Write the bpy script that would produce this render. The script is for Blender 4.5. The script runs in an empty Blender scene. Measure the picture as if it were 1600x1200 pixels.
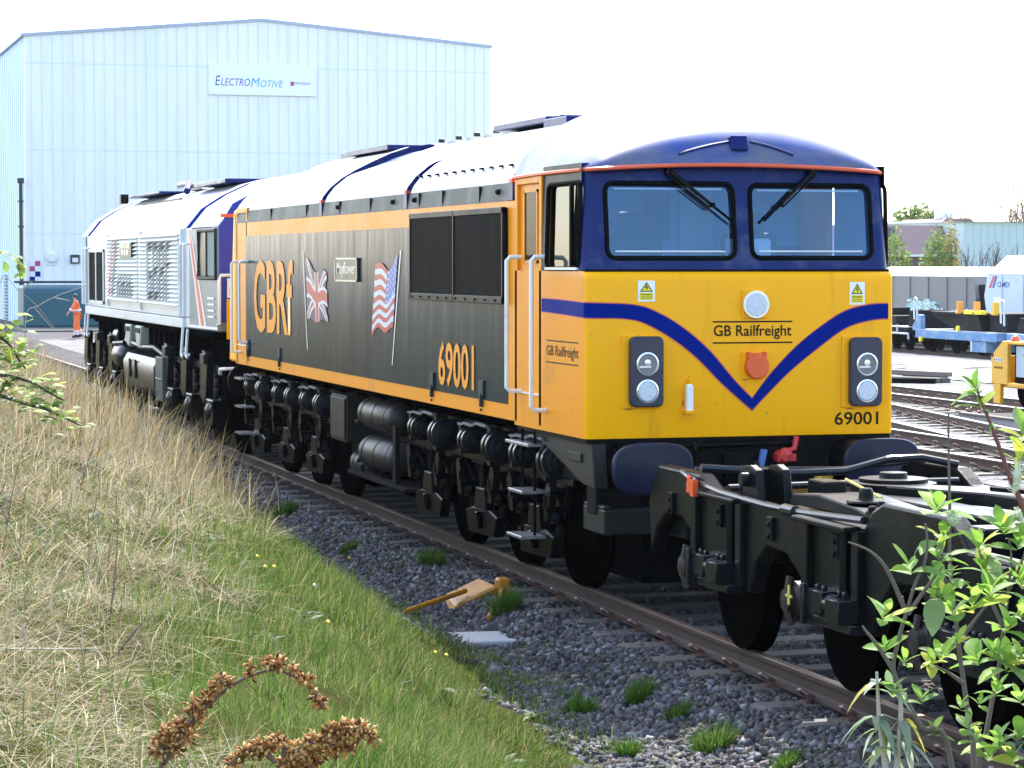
import bpy, bmesh, math, random
import numpy as np
from mathutils import Vector, Matrix
random.seed(7); RNG = np.random.default_rng(7)
R = math.radians; PI = math.pi
sc = bpy.context.scene
COL = sc.collection

# ------------------------------------------------------------------ camera
FPX = 4000.0; TH = math.atan(1182/FPX); PT = math.atan(189/FPX)
CAM = Vector((-7.58, -19.3, 2.8))
FWD = Vector((math.sin(TH)*math.cos(PT), math.cos(TH)*math.cos(PT), -math.sin(PT)))
RGT = Vector((math.cos(TH), -math.sin(TH), 0)); UPV = RGT.cross(FWD)
cd = bpy.data.cameras.new('camera'); cam = bpy.data.objects.new('camera', cd); COL.objects.link(cam)
cam.location = CAM
cam.rotation_euler = Matrix((RGT, UPV, -FWD)).transposed().to_euler()
cd.sensor_width = 36; cd.lens = 36*FPX/1600; cd.clip_start = .1; cd.clip_end = 6000
sc.camera = cam
def at(u, v, d):                       # survey helper: a direction seen from the tripod, d metres out
    return CAM + d*(FWD + (u-800)/FPX*RGT + (600-v)/FPX*UPV)

# ------------------------------------------------------------------ materials
MATS = {}
def M(name, col, rough=.5, metal=0., var=.12, scale=3., bump=0., bscale=40., dirt=None, dirt_amt=.45, dirt_scale=2.,
      stretch=(1,1,1), coat=0., spec=.5, detail=5., rvar=.1, specks=None):
    if name in MATS: return MATS[name]
    m = bpy.data.materials.new(name); m.use_nodes = True; nt = m.node_tree; N = nt.nodes; L = nt.links
    b = N['Principled BSDF']
    tc = N.new('ShaderNodeTexCoord'); mp = N.new('ShaderNodeMapping'); L.new(tc.outputs['Object'], mp.inputs[0]); mp.inputs['Scale'].default_value = stretch
    n1 = N.new('ShaderNodeTexNoise'); n1.inputs['Scale'].default_value = scale; n1.inputs['Detail'].default_value = detail; L.new(mp.outputs[0], n1.inputs[0])
    mx = N.new('ShaderNodeMix'); mx.data_type = 'RGBA'
    c = Vector(col)
    mx.inputs['A'].default_value = (*(c*(1-var)), 1); mx.inputs['B'].default_value = (*(c*(1+var)), 1)
    L.new(n1.outputs['Fac'], mx.inputs['Factor']); out = mx.outputs['Result']
    if dirt is not None:
        n2 = N.new('ShaderNodeTexNoise'); n2.inputs['Scale'].default_value = dirt_scale; n2.inputs['Detail'].default_value = 8; n2.inputs['Roughness'].default_value = .65
        L.new(mp.outputs[0], n2.inputs[0])
        rp = N.new('ShaderNodeValToRGB'); rp.color_ramp.elements[0].position = .62-dirt_amt*.4; rp.color_ramp.elements[1].position = .92-dirt_amt*.4
        L.new(n2.outputs['Fac'], rp.inputs[0])
        m2 = N.new('ShaderNodeMix'); m2.data_type = 'RGBA'; L.new(rp.outputs[0], m2.inputs['Factor']); L.new(out, m2.inputs['A']); m2.inputs['B'].default_value = (*dirt, 1)
        out = m2.outputs['Result']
    if specks is not None:
        n4 = N.new('ShaderNodeTexNoise'); n4.inputs['Scale'].default_value = 16; n4.inputs['Detail'].default_value = 3; L.new(tc.outputs['Object'], n4.inputs[0])
        r4 = N.new('ShaderNodeValToRGB'); r4.color_ramp.elements[0].position = .69; r4.color_ramp.elements[1].position = .76; L.new(n4.outputs['Fac'], r4.inputs[0])
        m4 = N.new('ShaderNodeMix'); m4.data_type = 'RGBA'; L.new(r4.outputs[0], m4.inputs['Factor']); L.new(out, m4.inputs['A']); m4.inputs['B'].default_value = (*specks, 1); out = m4.outputs['Result']
    L.new(out, b.inputs['Base Color'])
    mr = N.new('ShaderNodeMapRange'); L.new(n1.outputs['Fac'], mr.inputs[0]); mr.inputs[3].default_value = max(0.02, rough-rvar); mr.inputs[4].default_value = min(1, rough+rvar)
    L.new(mr.outputs[0], b.inputs['Roughness'])
    b.inputs['Metallic'].default_value = metal; b.inputs['Coat Weight'].default_value = coat; b.inputs['Specular IOR Level'].default_value = spec
    if bump:
        n3 = N.new('ShaderNodeTexNoise'); n3.inputs['Scale'].default_value = bscale; n3.inputs['Detail'].default_value = min(6, detail+1); L.new(mp.outputs[0], n3.inputs[0])
        bp = N.new('ShaderNodeBump'); bp.inputs['Strength'].default_value = bump; bp.inputs['Distance'].default_value = .02; L.new(n3.outputs['Fac'], bp.inputs['Height'])
        L.new(bp.outputs[0], b.inputs['Normal'])
    MATS[name] = m; return m
def M_attr(name, rough=.6, trans=0., spec=.3):   # colour comes from each blade's, leaf's or painted cell's own colour
    if name in MATS: return MATS[name]
    m = bpy.data.materials.new(name); m.use_nodes = True; nt = m.node_tree; N = nt.nodes; L = nt.links
    b = N['Principled BSDF']; a = N.new('ShaderNodeAttribute'); a.attribute_name = 'Col'
    L.new(a.outputs['Color'], b.inputs['Base Color']); b.inputs['Roughness'].default_value = rough; b.inputs['Specular IOR Level'].default_value = spec
    if trans:
        t = N.new('ShaderNodeBsdfTranslucent'); L.new(a.outputs['Color'], t.inputs[0]); mx = N.new('ShaderNodeMixShader'); mx.inputs[0].default_value = trans
        L.new(b.outputs[0], mx.inputs[1]); L.new(t.outputs[0], mx.inputs[2]); L.new(mx.outputs[0], N['Material Output'].inputs[0])
    MATS[name] = m; return m
def M_glass(name, tint, refl=.15, gmax=.95, gcol=(1,1,1)):
    if name in MATS: return MATS[name]
    m = bpy.data.materials.new(name); m.use_nodes = True; nt = m.node_tree; N = nt.nodes; L = nt.links
    N.remove(N['Principled BSDF'])
    t = N.new('ShaderNodeBsdfTransparent'); t.inputs[0].default_value = (*tint, 1)
    g = N.new('ShaderNodeBsdfGlossy'); g.inputs['Roughness'].default_value = .03; g.inputs[0].default_value = (*gcol, 1)
    lw = N.new('ShaderNodeLayerWeight'); lw.inputs[0].default_value = .35
    mr = N.new('ShaderNodeMapRange'); mr.inputs[3].default_value = refl; mr.inputs[4].default_value = gmax; L.new(lw.outputs['Fresnel'], mr.inputs[0])
    mx = N.new('ShaderNodeMixShader'); L.new(mr.outputs[0], mx.inputs[0]); L.new(t.outputs[0], mx.inputs[1]); L.new(g.outputs[0], mx.inputs[2])
    L.new(mx.outputs[0], N['Material Output'].inputs[0]); MATS[name] = m; return m

# ------------------------------------------------------------------ object helpers
def tag(o, label=None, cat=None, group=None, kind=None):
    if label: o['label'] = label
    if cat: o['category'] = cat
    if group: o['group'] = group
    if kind: o['kind'] = kind
    return o
def thing(name, loc, label, cat, group=None, kind=None):
    o = bpy.data.objects.new(name, None); COL.objects.link(o); o.location = loc; o.empty_display_size = .3
    return tag(o, label, cat, group, kind)
def adopt(o, parent):
    if parent is not None:
        o.parent = parent
        if parent.type == 'EMPTY': o.matrix_parent_inverse = Matrix.Translation(-Vector(parent.location))
    return o
def copy_tree(o, parent=None):
    c = o.copy(); COL.objects.link(c)
    if parent is not None: c.parent = parent; c.matrix_parent_inverse = o.matrix_parent_inverse.copy()
    for ch in [x for x in bpy.data.objects if x.parent == o]: copy_tree(ch, c)
    return c
class MB:
    """collects shapes into one mesh"""
    def __init__(s): s.v = []; s.f = []; s.mi = []; s.m = 0
    def add(s, vs, fs, m=None):
        k = len(s.v); s.v += [tuple(p) for p in vs]; mm = s.m if m is None else m
        for f in fs: s.f.append(tuple(i+k for i in f)); s.mi.append(mm)
        return s
    def box(s, x0, x1, y0, y1, z0, z1, m=None, rot=None, piv=None):
        vs = [Vector((x, y, z)) for x in (x0, x1) for y in (y0, y1) for z in (z0, z1)]
        if rot is not None:
            p = Vector(piv) if piv else Vector(((x0+x1)/2, (y0+y1)/2, (z0+z1)/2)); vs = [rot @ (v-p) + p for v in vs]
        return s.add(vs, [(0,1,3,2),(4,6,7,5),(0,4,5,1),(2,3,7,6),(0,2,6,4),(1,5,7,3)], m)
    def prism(s, pts, axis, a, b, m=None, mcap=None):
        """polygon (2-D) swept along an axis; axis x: pts=(y,z); y: (x,z); z: (x,y)"""
        def mk(p, t): return (t, p[0], p[1]) if axis == 'x' else (p[0], t, p[1]) if axis == 'y' else (p[0], p[1], t)
        n = len(pts); vs = [mk(p, a) for p in pts] + [mk(p, b) for p in pts]
        s.add(vs, [(i, (i+1) % n, n+(i+1) % n, n+i) for i in range(n)], m)
        k = len(s.v)-2*n; mc = (s.m if m is None else m) if mcap is None else mcap
        s.f += [tuple(k+i for i in reversed(range(n))), tuple(k+n+i for i in range(n))]; s.mi += [mc, mc]
        return s
    def tube(s, path, r, n=8, m=None, closed=False, cap=True):
        path = [Vector(p) for p in path]; k = len(path); rs = r if isinstance(r, (list, tuple)) else [r]*k
        vs = []; fs = []; ref = None
        for i, p in enumerate(path):
            if closed: t = path[(i+1) % k]-path[i-1]
            else: t = path[min(i+1, k-1)]-path[max(i-1, 0)]
            t = t.normalized() if t.length > 1e-9 else Vector((0,0,1))
            if ref is None: ref = Vector((0,0,1)) if abs(t.z) < .9 else Vector((1,0,0))
            a = (ref-t*ref.dot(t)); a = a.normalized() if a.length > 1e-6 else t.orthogonal().normalized()
            ref = a; b = t.cross(a)
            for j in range(n):
                q = 2*PI*j/n; vs.append(p+(a*math.cos(q)+b*math.sin(q))*rs[i])
        for i in range(k if closed else k-1):
            i2 = (i+1) % k
            for j in range(n): fs.append((i*n+j, i*n+(j+1) % n, i2*n+(j+1) % n, i2*n+j))
        if cap and not closed: fs += [tuple(reversed(range(n))), tuple((k-1)*n+j for j in range(n))]
        return s.add(vs, fs, m)
    def cyl(s, p, q, r, n=16, m=None): return s.tube([p, q], r, n, m)
    def lathe(s, prof, o, axis=(0,0,1), n=20, m=None):
        """prof: list of (distance along axis, radius)"""
        ax = Vector(axis).normalized(); o = Vector(o); a = ax.orthogonal().normalized(); b = ax.cross(a); vs = []; fs = []
        for d, r in prof:
            for j in range(n):
                q = 2*PI*j/n; vs.append(o+ax*d+(a*math.cos(q)+b*math.sin(q))*max(r, 1e-4))
        k = len(prof)
        for i in range(k-1):
            for j in range(n): fs.append((i*n+j, i*n+(j+1) % n, (i+1)*n+(j+1) % n, (i+1)*n+j))
        fs += [tuple(reversed(range(n))), tuple((k-1)*n+j for j in range(n))]
        return s.add(vs, fs, m)
    def ball(s, o, rx, ry=None, rz=None, nu=10, nv=7, m=None):
        ry = rx if ry is None else ry; rz = rx if rz is None else rz; vs = []; fs = []
        for i in range(nv+1):
            t = PI*i/nv
            for j in range(nu):
                q = 2*PI*j/nu; vs.append((o[0]+rx*math.sin(t)*math.cos(q), o[1]+ry*math.sin(t)*math.sin(q), o[2]+rz*math.cos(t)))
        for i in range(nv):
            for j in range(nu): fs.append((i*nu+j, i*nu+(j+1) % nu, (i+1)*nu+(j+1) % nu, (i+1)*nu+j))
        return s.add(vs, fs, m)
    def loft(s, loops, closed=True, m=None, caps=False):
        n = len(loops[0]); vs = [p for l in loops for p in l]; fs = []
        for i in range(len(loops)-1):
            for j in range(n if closed else n-1): fs.append((i*n+j, i*n+(j+1) % n, (i+1)*n+(j+1) % n, (i+1)*n+j))
        if caps: fs += [tuple(reversed(range(n))), tuple((len(loops)-1)*n+j for j in range(n))]
        return s.add(vs, fs, m)
    def build(s, name, mats, parent=None, smooth=False, bevel=0., loc=None, seg=1, angle=35, fix=True):
        me = bpy.data.meshes.new(name); o = bpy.data.objects.new(name, me); COL.objects.link(o)
        vs = s.v
        if loc is not None: l = Vector(loc); vs = [Vector(v)-l for v in vs]; o.location = l
        me.from_pydata([tuple(v) for v in vs], [], s.f)
        for mt in (mats if isinstance(mats, (list, tuple)) else [mats]): me.materials.append(mt)
        me.polygons.foreach_set('material_index', s.mi)
        if fix:
            bm = bmesh.new(); bm.from_mesh(me); bmesh.ops.recalc_face_normals(bm, faces=bm.faces); bm.to_mesh(me); bm.free()
        if smooth:
            me.polygons.foreach_set('use_smooth', [True]*len(me.polygons)); me.set_sharp_from_angle(angle=R(angle))
        if bevel:
            bv = o.modifiers.new('edge', 'BEVEL'); bv.width = bevel; bv.segments = seg; bv.limit_method = 'ANGLE'; bv.angle_limit = R(40)
        return adopt(o, parent)
def np_mesh(name, V, F, C=None, mat=None, parent=None, loc=None):
    """V (n,3) float array, F list/array of loops (k,nv), C per-face colours (k,3)"""
    me = bpy.data.meshes.new(name); F = np.asarray(F, dtype=np.int32); k, nv = F.shape
    V = np.asarray(V, dtype=np.float32)
    if loc is not None: V = V-np.asarray(loc, dtype=np.float32)
    me.vertices.add(len(V)); me.vertices.foreach_set('co', V.ravel())
    me.loops.add(k*nv); me.loops.foreach_set('vertex_index', F.ravel())
    me.polygons.add(k); me.polygons.foreach_set('loop_start', np.arange(0, k*nv, nv, dtype=np.int32)); me.polygons.foreach_set('loop_total', np.full(k, nv, dtype=np.int32))
    if C is not None:
        ca = me.color_attributes.new('Col', 'FLOAT_COLOR', 'CORNER')
        cc = np.ones((k, nv, 4), dtype=np.float32); cc[:, :, :3] = np.asarray(C, dtype=np.float32)[:, None, :]; ca.data.foreach_set('color', cc.ravel())
    me.update(calc_edges=True); me.validate()
    if mat: me.materials.append(mat)
    o = bpy.data.objects.new(name, me); COL.objects.link(o)
    if loc is not None: o.location = loc
    return adopt(o, parent)
def flatpoly(name, pts, mat, parent, holes=None):
    b = MB(); b.add(pts, [tuple(range(len(pts)))]); return b.build(name, mat, parent, fix=False)
class Board:
    """flat marks on a flat face: origin, right, up; out = outward normal"""
    def __init__(s, o, right, up): s.o = Vector(o); s.r = Vector(right).normalized(); s.u = Vector(up).normalized(); s.n = s.r.cross(s.u)
    def p(s, a, b, h=0.): return s.o+s.r*a+s.u*b+s.n*h
    def poly(s, mb, pts, h, m=0): mb.add([s.p(a, b, h) for a, b in pts], [tuple(range(len(pts)))], m)
    def text(s, body, a, b, w, hgt, h, mat, parent, name='lettering', bold=0., shear=0.):
        cu = bpy.data.curves.new(name, 'FONT'); cu.body = body; cu.size = 1; cu.offset = bold; cu.shear = shear; cu.resolution_u = 3
        t = bpy.data.objects.new('tmp', cu); COL.objects.link(t)
        me = bpy.data.meshes.new_from_object(t.evaluated_get(bpy.context.evaluated_depsgraph_get()))
        bpy.data.objects.remove(t)
        n = len(me.vertices); co = np.empty(n*3, dtype=np.float32); me.vertices.foreach_get('co', co); co = co.reshape(-1, 3)
        lo = co.min(0); hi = co.max(0); X = (co[:, 0]-lo[0])/(hi[0]-lo[0])*w+a; Y = (co[:, 1]-lo[1])/(hi[1]-lo[1])*hgt+b
        out = np.array(s.o)+np.outer(X, s.r)+np.outer(Y, s.u)+np.array(s.n)*h
        me.vertices.foreach_set('co', out.astype(np.float32).ravel()); me.name = name; me.update()
        me.materials.clear(); me.materials.append(mat)
        o = bpy.data.objects.new(name, me); COL.objects.link(o); return adopt(o, parent)
def cells(name, fn, pos, nx, ny, mat, parent):
    """painted cells: fn(s,t)->rgb or None; pos(s,t)->xyz"""
    V = np.array([pos(i/nx, j/ny) for j in range(ny+1) for i in range(nx+1)]); F = []; C = []
    for j in range(ny):
        for i in range(nx):
            c = fn((i+.5)/nx, (j+.5)/ny)
            if c is None: continue
            k = j*(nx+1)+i; F.append((k, k+1, k+nx+2, k+nx+1)); C.append(c)
    return np_mesh(name, V, F, C, mat, parent)
def rrect(cx, cz, hw, hh, r, n=6):
    pts = []
    for k, (sx, sz) in enumerate(((1,1),(-1,1),(-1,-1),(1,-1))):
        for i in range(n+1):
            q = PI/2*k+PI/2*i/n; pts.append((cx+sx*(hw-r)+r*math.cos(q), cz+sz*(hh-r)+r*math.sin(q)))
    return pts
def ring_panel(mb, rect, holes, put, m=0):
    """rect (a0,a1,b0,b1) with a rounded hole (list of (a,b), convex, anticlockwise)"""
    a0, a1, b0, b1 = rect; c = (sum(p[0] for p in holes)/len(holes), sum(p[1] for p in holes)/len(holes))
    outer = []
    angs = [math.atan2(p[1]-c[1], p[0]-c[0]) for p in holes]
    pts = [(a, p) for a, p in zip(angs, holes)]
    for q in ((a0,b0),(a1,b0),(a1,b1),(a0,b1)):
        a = math.atan2(q[1]-c[1], q[0]-c[0])
        # intersection of this ray with the hole
        best = None
        for i in range(len(holes)):
            p1, p2 = holes[i], holes[(i+1) % len(holes)]; dx, dy = math.cos(a), math.sin(a); ex, ey = p2[0]-p1[0], p2[1]-p1[1]
            det = dx*(-ey)+ex*dy
            if abs(det) < 1e-12: continue
            t = ((p1[0]-c[0])*(-ey)+ex*(p1[1]-c[1]))/det; u = (dx*(p1[1]-c[1])-dy*(p1[0]-c[0]))/det
            if t > 0 and -1e-6 <= u <= 1+1e-6: best = (c[0]+dx*t, c[1]+dy*t)
        pts.append((a, best))
    pts.sort(key=lambda x: x[0]); inn = []; out = []
    for a, p in pts:
        dx, dy = math.cos(a), math.sin(a); t = 1e9
        if dx > 1e-9: t = min(t, (a1-c[0])/dx)
        if dx < -1e-9: t = min(t, (a0-c[0])/dx)
        if dy > 1e-9: t = min(t, (b1-c[1])/dy)
        if dy < -1e-9: t = min(t, (b0-c[1])/dy)
        inn.append(put(*p)); out.append(put(c[0]+dx*t, c[1]+dy*t))
    n = len(inn); mb.add(inn+out, [(i, (i+1) % n, n+(i+1) % n, n+i) for i in range(n)], m)
# ------------------------------------------------------------------ light and sky
SUN_EL, SUN_AZ = R(47), R(20)          # azimuth measured from +Y towards +X
EXPO = 1.9
w = bpy.data.worlds.new('World'); sc.world = w; w.use_nodes = True; nt = w.node_tree; N = nt.nodes; L = nt.links
bg = N['Background']
sky = N.new('ShaderNodeTexSky'); sky.sky_type = 'NISHITA'; sky.sun_disc = False; sky.sun_elevation = SUN_EL; sky.sun_rotation = SUN_AZ
sky.dust_density = 1.2; sky.air_density = 1.0; sky.ozone_density = 1.5; sky.altitude = 50
L.new(sky.outputs[0], bg.inputs[0]); bg.inputs[1].default_value = .15
# thin bright cloud: broken high veil over the blue
tc = N.new('ShaderNodeTexCoord'); mp = N.new('ShaderNodeMapping'); mp.inputs['Scale'].default_value = (1.2, 1.2, 3.); L.new(tc.outputs['Generated'], mp.inputs[0])
nz = N.new('ShaderNodeTexNoise'); nz.inputs['Scale'].default_value = 1.6; nz.inputs['Detail'].default_value = 7; L.new(mp.outputs[0], nz.inputs[0])
rp = N.new('ShaderNodeValToRGB'); rp.color_ramp.elements[0].position = .40; rp.color_ramp.elements[1].position = .66; L.new(nz.outputs['Fac'], rp.inputs[0])
mx = N.new('ShaderNodeMix'); mx.data_type = 'RGBA'; mf = N.new('ShaderNodeMath'); mf.operation = 'MULTIPLY'
sx_ = N.new('ShaderNodeSeparateXYZ'); L.new(tc.outputs['Generated'], sx_.inputs[0]); mr_ = N.new('ShaderNodeMapRange'); mr_.inputs[1].default_value = -.35; mr_.inputs[2].default_value = .35; mr_.inputs[3].default_value = .06; mr_.inputs[4].default_value = .8; L.new(sx_.outputs[1], mr_.inputs[0]); L.new(mr_.outputs[0], mf.inputs[1])
L.new(rp.outputs[0], mf.inputs[0]); L.new(mf.outputs[0], mx.inputs['Factor']); L.new(sky.outputs[0], mx.inputs['A']); mx.inputs['B'].default_value = (8.6, 8.9, 9.3, 1)
L.new(mx.outputs['Result'], bg.inputs[0])
sl = bpy.data.lights.new('sun', 'SUN'); sl.energy = 2.9; sl.angle = R(.5); sl.color = (1, .95, .87)
so = bpy.data.objects.new('sun', sl); COL.objects.link(so); so.location = (20, 60, 60)
sd = Vector((math.sin(SUN_AZ)*math.cos(SUN_EL), math.cos(SUN_AZ)*math.cos(SUN_EL), math.sin(SUN_EL)))
so.rotation_euler = sd.to_track_quat('Z', 'Y').to_euler()
vs_ = sc.view_settings; vs_.view_transform = 'Standard'; vs_.look = 'None'; vs_.exposure = EXPO; vs_.gamma = 1
sc.cycles.max_bounces = 8; sc.cycles.transparent_max_bounces = 16
sc.cycles.sample_clamp_indirect = 6

# ------------------------------------------------------------------ palette
ORANGE = M('orange_paint', (.84, .30, .012), .36, coat=.0, spec=.16, specks=(.5,.2,.03), var=.05, dirt=(.42, .2, .05), dirt_amt=.18, dirt_scale=1.4)
YELLOW = M('yellow_paint', (1.0, .435, .0), .36, coat=.0, spec=.2, specks=(.45,.25,.03), var=.03, dirt=(.66, .25, .01), dirt_amt=.22, dirt_scale=1.3, stretch=(3, 3, .45))
NAVY = M('navy_paint', (.006, .018, .12), .3, coat=0, spec=.15, var=.15, dirt=(.10, .11, .16), dirt_amt=.2, dirt_scale=3)
NAVYROOF = M('navy_roof_paint', (.016, .055, .26), .30, spec=.5, var=.25, dirt=(.15, .14, .14), dirt_amt=.6, dirt_scale=1.25, stretch=(.8, 2.2, 2.2))
SIDEGREY = M('grey_side_paint', (.010, .026, .036), .22, coat=0, var=.15, bump=.8, bscale=1.7, stretch=(1, 1.3, .18), spec=.10, rvar=.04, detail=2)
BANDGREY = M('grey_band_paint', (.022, .03, .03), .45, spec=.15, var=.15, dirt=(.07,.07,.07), dirt_amt=.3)
ROOF = M('roof_silver_paint', (.36, .37, .38), .36, var=.12, dirt=(.24, .24, .25), dirt_amt=.4, dirt_scale=1.8)
BLACK = M('black_paint', (.006, .006, .007), .4, spec=.12, var=.3)
WHITE = M('white_paint', (.8, .8, .8), .35, var=.05)
RAILW = M('handrail_white', (.82, .82, .8), .35, var=.08, dirt=(.4,.38,.35), dirt_amt=.2)
GRILLE = M('grille_black', (.006, .0055, .006), .6, spec=.08, var=.5, scale=2, stretch=(1, 4, .5), dirt=(.025,.02,.02), dirt_amt=.3)
UNDER = M('underframe_grime', (.007, .0065, .0065), .6, spec=.05, var=.35, scale=6, dirt=(.018, .014, .012), dirt_amt=.4, dirt_scale=5, bump=.15, bscale=60)
BOGIE = M('bogie_black', (.004, .004, .0048), .30, spec=.09, var=.4, scale=8, dirt=(.011, .009, .008), dirt_amt=.35, dirt_scale=7, bump=.1, bscale=70)
TANKG = M('tank_grey', (.024, .022, .020), .45, spec=.18, var=.2, scale=4, dirt=(.017, .014, .012), dirt_amt=.4, dirt_scale=3)
WAGON = M('wagon_black', (.006, .0065, .0075), .32, spec=.13, var=.3, scale=5, dirt=(.018, .016, .014), dirt_amt=.35, dirt_scale=4, bump=.12, bscale=45)
STEEL = M('worn_steel', (.42, .42, .43), .35, metal=.85, var=.2, scale=10)
WHEEL = M('wheel_steel', (.003, .0028, .0028), .7, spec=0, var=.3, dirt=(.006,.004,.0035), dirt_amt=.4)
RUST = M('rail_rust', (.075, .042, .028), .65, var=.3, scale=5, dirt=(.035,.026,.022), dirt_amt=.4, dirt_scale=6)
RAILTOP = M('rail_head', (.26, .17, .13), .38, metal=.5, var=.2, scale=4, stretch=(1,.2,1))
RAILBRIGHT = M('polished_rail_head', (.66, .64, .62), .22, metal=.9, var=.1, scale=3)
CONC = M('sleeper_concrete', (.105, .096, .086), .8, var=.2, scale=5, dirt=(.1,.09,.08), dirt_amt=.5, dirt_scale=4, bump=.2, bscale=50)
CLIP = M('clip_rust', (.16, .08, .06), .5, var=.3)
RED = M('red_paint', (.55, .03, .03), .35); ORED = M('orange_red_plastic', (.78, .10, .015), .4, var=.08)
REDLINE = M('orange_red_line', (.72, .10, .03), .4, var=.05); STRIPE = M('blue_stripe', (.0, .014, .20), .5, spec=.04, var=.06)
SILVER = M('lamp_silver', (.75, .76, .78), .18, metal=.7, var=.1); RUBBER = M('rubber', (.006, .006, .007), .7, spec=.03)
LENS = M('lamp_lens', (.62, .66, .72), .12, var=.25, scale=60, bump=.6, bscale=90, spec=.8)
BRASSY = M('nameplate_bronze', (.10, .085, .05), .35, metal=.3)
GLASS = M_glass('cab_glass_sky_tint', (.72, .86, 1.0), .085, .8, (.45, .72, 1)); SGLASS = M_glass('side_glass', (.13, .165, .15), .06, .2); DGLASS = M_glass('dark_glass', (.2, .23, .26), .12)  # windscreen gloss tinted blue: reflected sky colour put into the glass
CABIN = M('cab_interior_sky_blue', (.17, .33, .68), .7, var=.1); CABDARK = M('cab_seat_blue', (.012, .022, .07), .7)  # CABIN blue is painted in for the sky reflection on the windscreens
PAINTED = M_attr('painted_cells', .35)
YSIGN = M('sign_yellow', (.85, .68, .02), .45, var=.03)

# ------------------------------------------------------------------ ground
from mathutils import noise as MN
def sstep(a, b, x): t = min(1, max(0, (x-a)/(b-a))); return t*t*(3-2*t)
BK = [(-40, 2.3), (-16, 1.9), (-9, 1.6), (-7.5, 1.5), (-6, 1.36), (-4.6, 1.02), (-3.6, .56), (-3.0, .17), (-2.5, -.16), (-2.1, -.31), (-1.8, -.36)]
def hbank(x):
    if x <= BK[0][0]: return BK[0][1]
    for (a, ha), (b, hb) in zip(BK, BK[1:]):
        if x <= b: return ha+(hb-ha)*(x-a)/(b-a)
    return BK[-1][1]
def hground(x, y):
    if x < -1.8 or (x < -.9 and y > 5):
        h = hbank(x-float(np.interp(y, [-14, -6, -2, 1, 5, 10, 19, 40], [-1.3, -.95, -.4, 0, 0, .3, .85, 1.0])))
        if x > -1.8: h = max(h, -.36+.17*sstep(-1.8, -1.35, x))
        f = sstep(42, 78, y); h = h*(1-f)+(-.2)*f
        if y < 60: h += (MN.noise(Vector((x*.9, y*.9, 0)))*.11+MN.noise(Vector((x*3, y*3, 4)))*.035)*sstep(-1.8, -3.2, x)*(1-f)
        return h
    if x < -1.35: h = -.36+(.17)*sstep(-1.8, -1.35, x)
    elif x < 1.5: h = -.19
    elif x < 2.2: h = -.19-.11*sstep(1.5, 2.2, x)
    elif x < 22: h = -.19 if (8.7 < x < 14.6 or 15.2 < x < 18.2) else -.26
    else: h = -.26-.94*sstep(22, 42, x)
    f = sstep(70, 90, y)
    return h*(1-f)+(-.16 if x < 18 else min(h, -.16-.32*sstep(18, 30, x)))*f
def M_stones(name, cols, scale, dark, bump=1.):
    m = bpy.data.materials.new(name); m.use_nodes = True; nt = m.node_tree; N = nt.nodes; L = nt.links; b = N['Principled BSDF']
    tc = N.new('ShaderNodeTexCoord'); v = N.new('ShaderNodeTexVoronoi'); v.inputs['Scale'].default_value = scale; L.new(tc.outputs['Object'], v.inputs[0])
    rp = N.new('ShaderNodeValToRGB'); e = rp.color_ramp.elements; e[0].color = (*cols[0], 1); e[1].color = (*cols[-1], 1)
    for i, c in enumerate(cols[1:-1]): k = e.new((i+1)/(len(cols)-1)); k.color = (*c, 1)
    sp = N.new('ShaderNodeSeparateColor'); L.new(v.outputs['Color'], sp.inputs[0]); L.new(sp.outputs[0], rp.inputs[0])
    n = N.new('ShaderNodeTexNoise'); n.inputs['Scale'].default_value = .7; n.inputs['Detail'].default_value = 6; L.new(tc.outputs['Object'], n.inputs[0])
    r2 = N.new('ShaderNodeValToRGB'); r2.color_ramp.elements[0].position = .45; r2.color_ramp.elements[1].position = .75; L.new(n.outputs['Fac'], r2.inputs[0])
    mx = N.new('ShaderNodeMix'); mx.data_type = 'RGBA'; L.new(r2.outputs[0], mx.inputs['Factor']); L.new(rp.outputs[0], mx.inputs['A']); mx.inputs['B'].default_value = (*dark, 1)
    L.new(mx.outputs['Result'], b.inputs['Base Color']); b.inputs['Roughness'].default_value = .85; b.inputs['Specular IOR Level'].default_value = .12
    bp = N.new('ShaderNodeBump'); bp.inputs['Strength'].default_value = bump; bp.inputs['Distance'].default_value = .03; bp.invert = True; L.new(v.outputs['Distance'], bp.inputs['Height']); L.new(bp.outputs[0], b.inputs['Normal'])
    return m
G_BANK = M('bank_soil', (.042, .034, .014), .9, var=.35, scale=1.2, dirt=(.05, .075, .018), dirt_amt=.6, dirt_scale=1.3, bump=.6, bscale=25, detail=8, spec=0)
G_BALL = M_stones('ballast_stone', [(.027,.026,.029), (.06,.058,.066), (.10,.098,.108), (.055,.046,.042)], 19, (.032,.025,.021))
G_YARD = M_stones('yard_gravel', [(.10,.098,.10), (.18,.175,.18), (.27,.265,.27), (.13,.125,.13)], 17, (.13,.12,.115))
G_TARM = M('worn_tarmac', (.075, .07, .075), .85, var=.25, scale=.6, dirt=(.11,.10,.10), dirt_amt=.4, dirt_scale=.4, bump=.2, spec=.08)
G_FIELD = M('rough_grass', (.06, .085, .025), .9, var=.35, scale=.4, bump=.4, bscale=8)
def lin(a, b, s): return list(np.arange(a, b, s))
xs = [-2500, -900, -300, -120, -60, -40, -28, -20, -16, -13, -11] + lin(-9.6, -1.2, .14) + lin(-1.2, 3, .3) + lin(3, 23, .65) + lin(23, 52, 1.5) + [55, 62, 75, 95, 130, 200, 400, 900, 2500]
ys = [-2500, -600, -150, -60, -35, -25] + lin(-20, 44, .3) + lin(44, 130, 2) + [135, 150, 180, 230, 300, 500, 1000, 2500]
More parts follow.
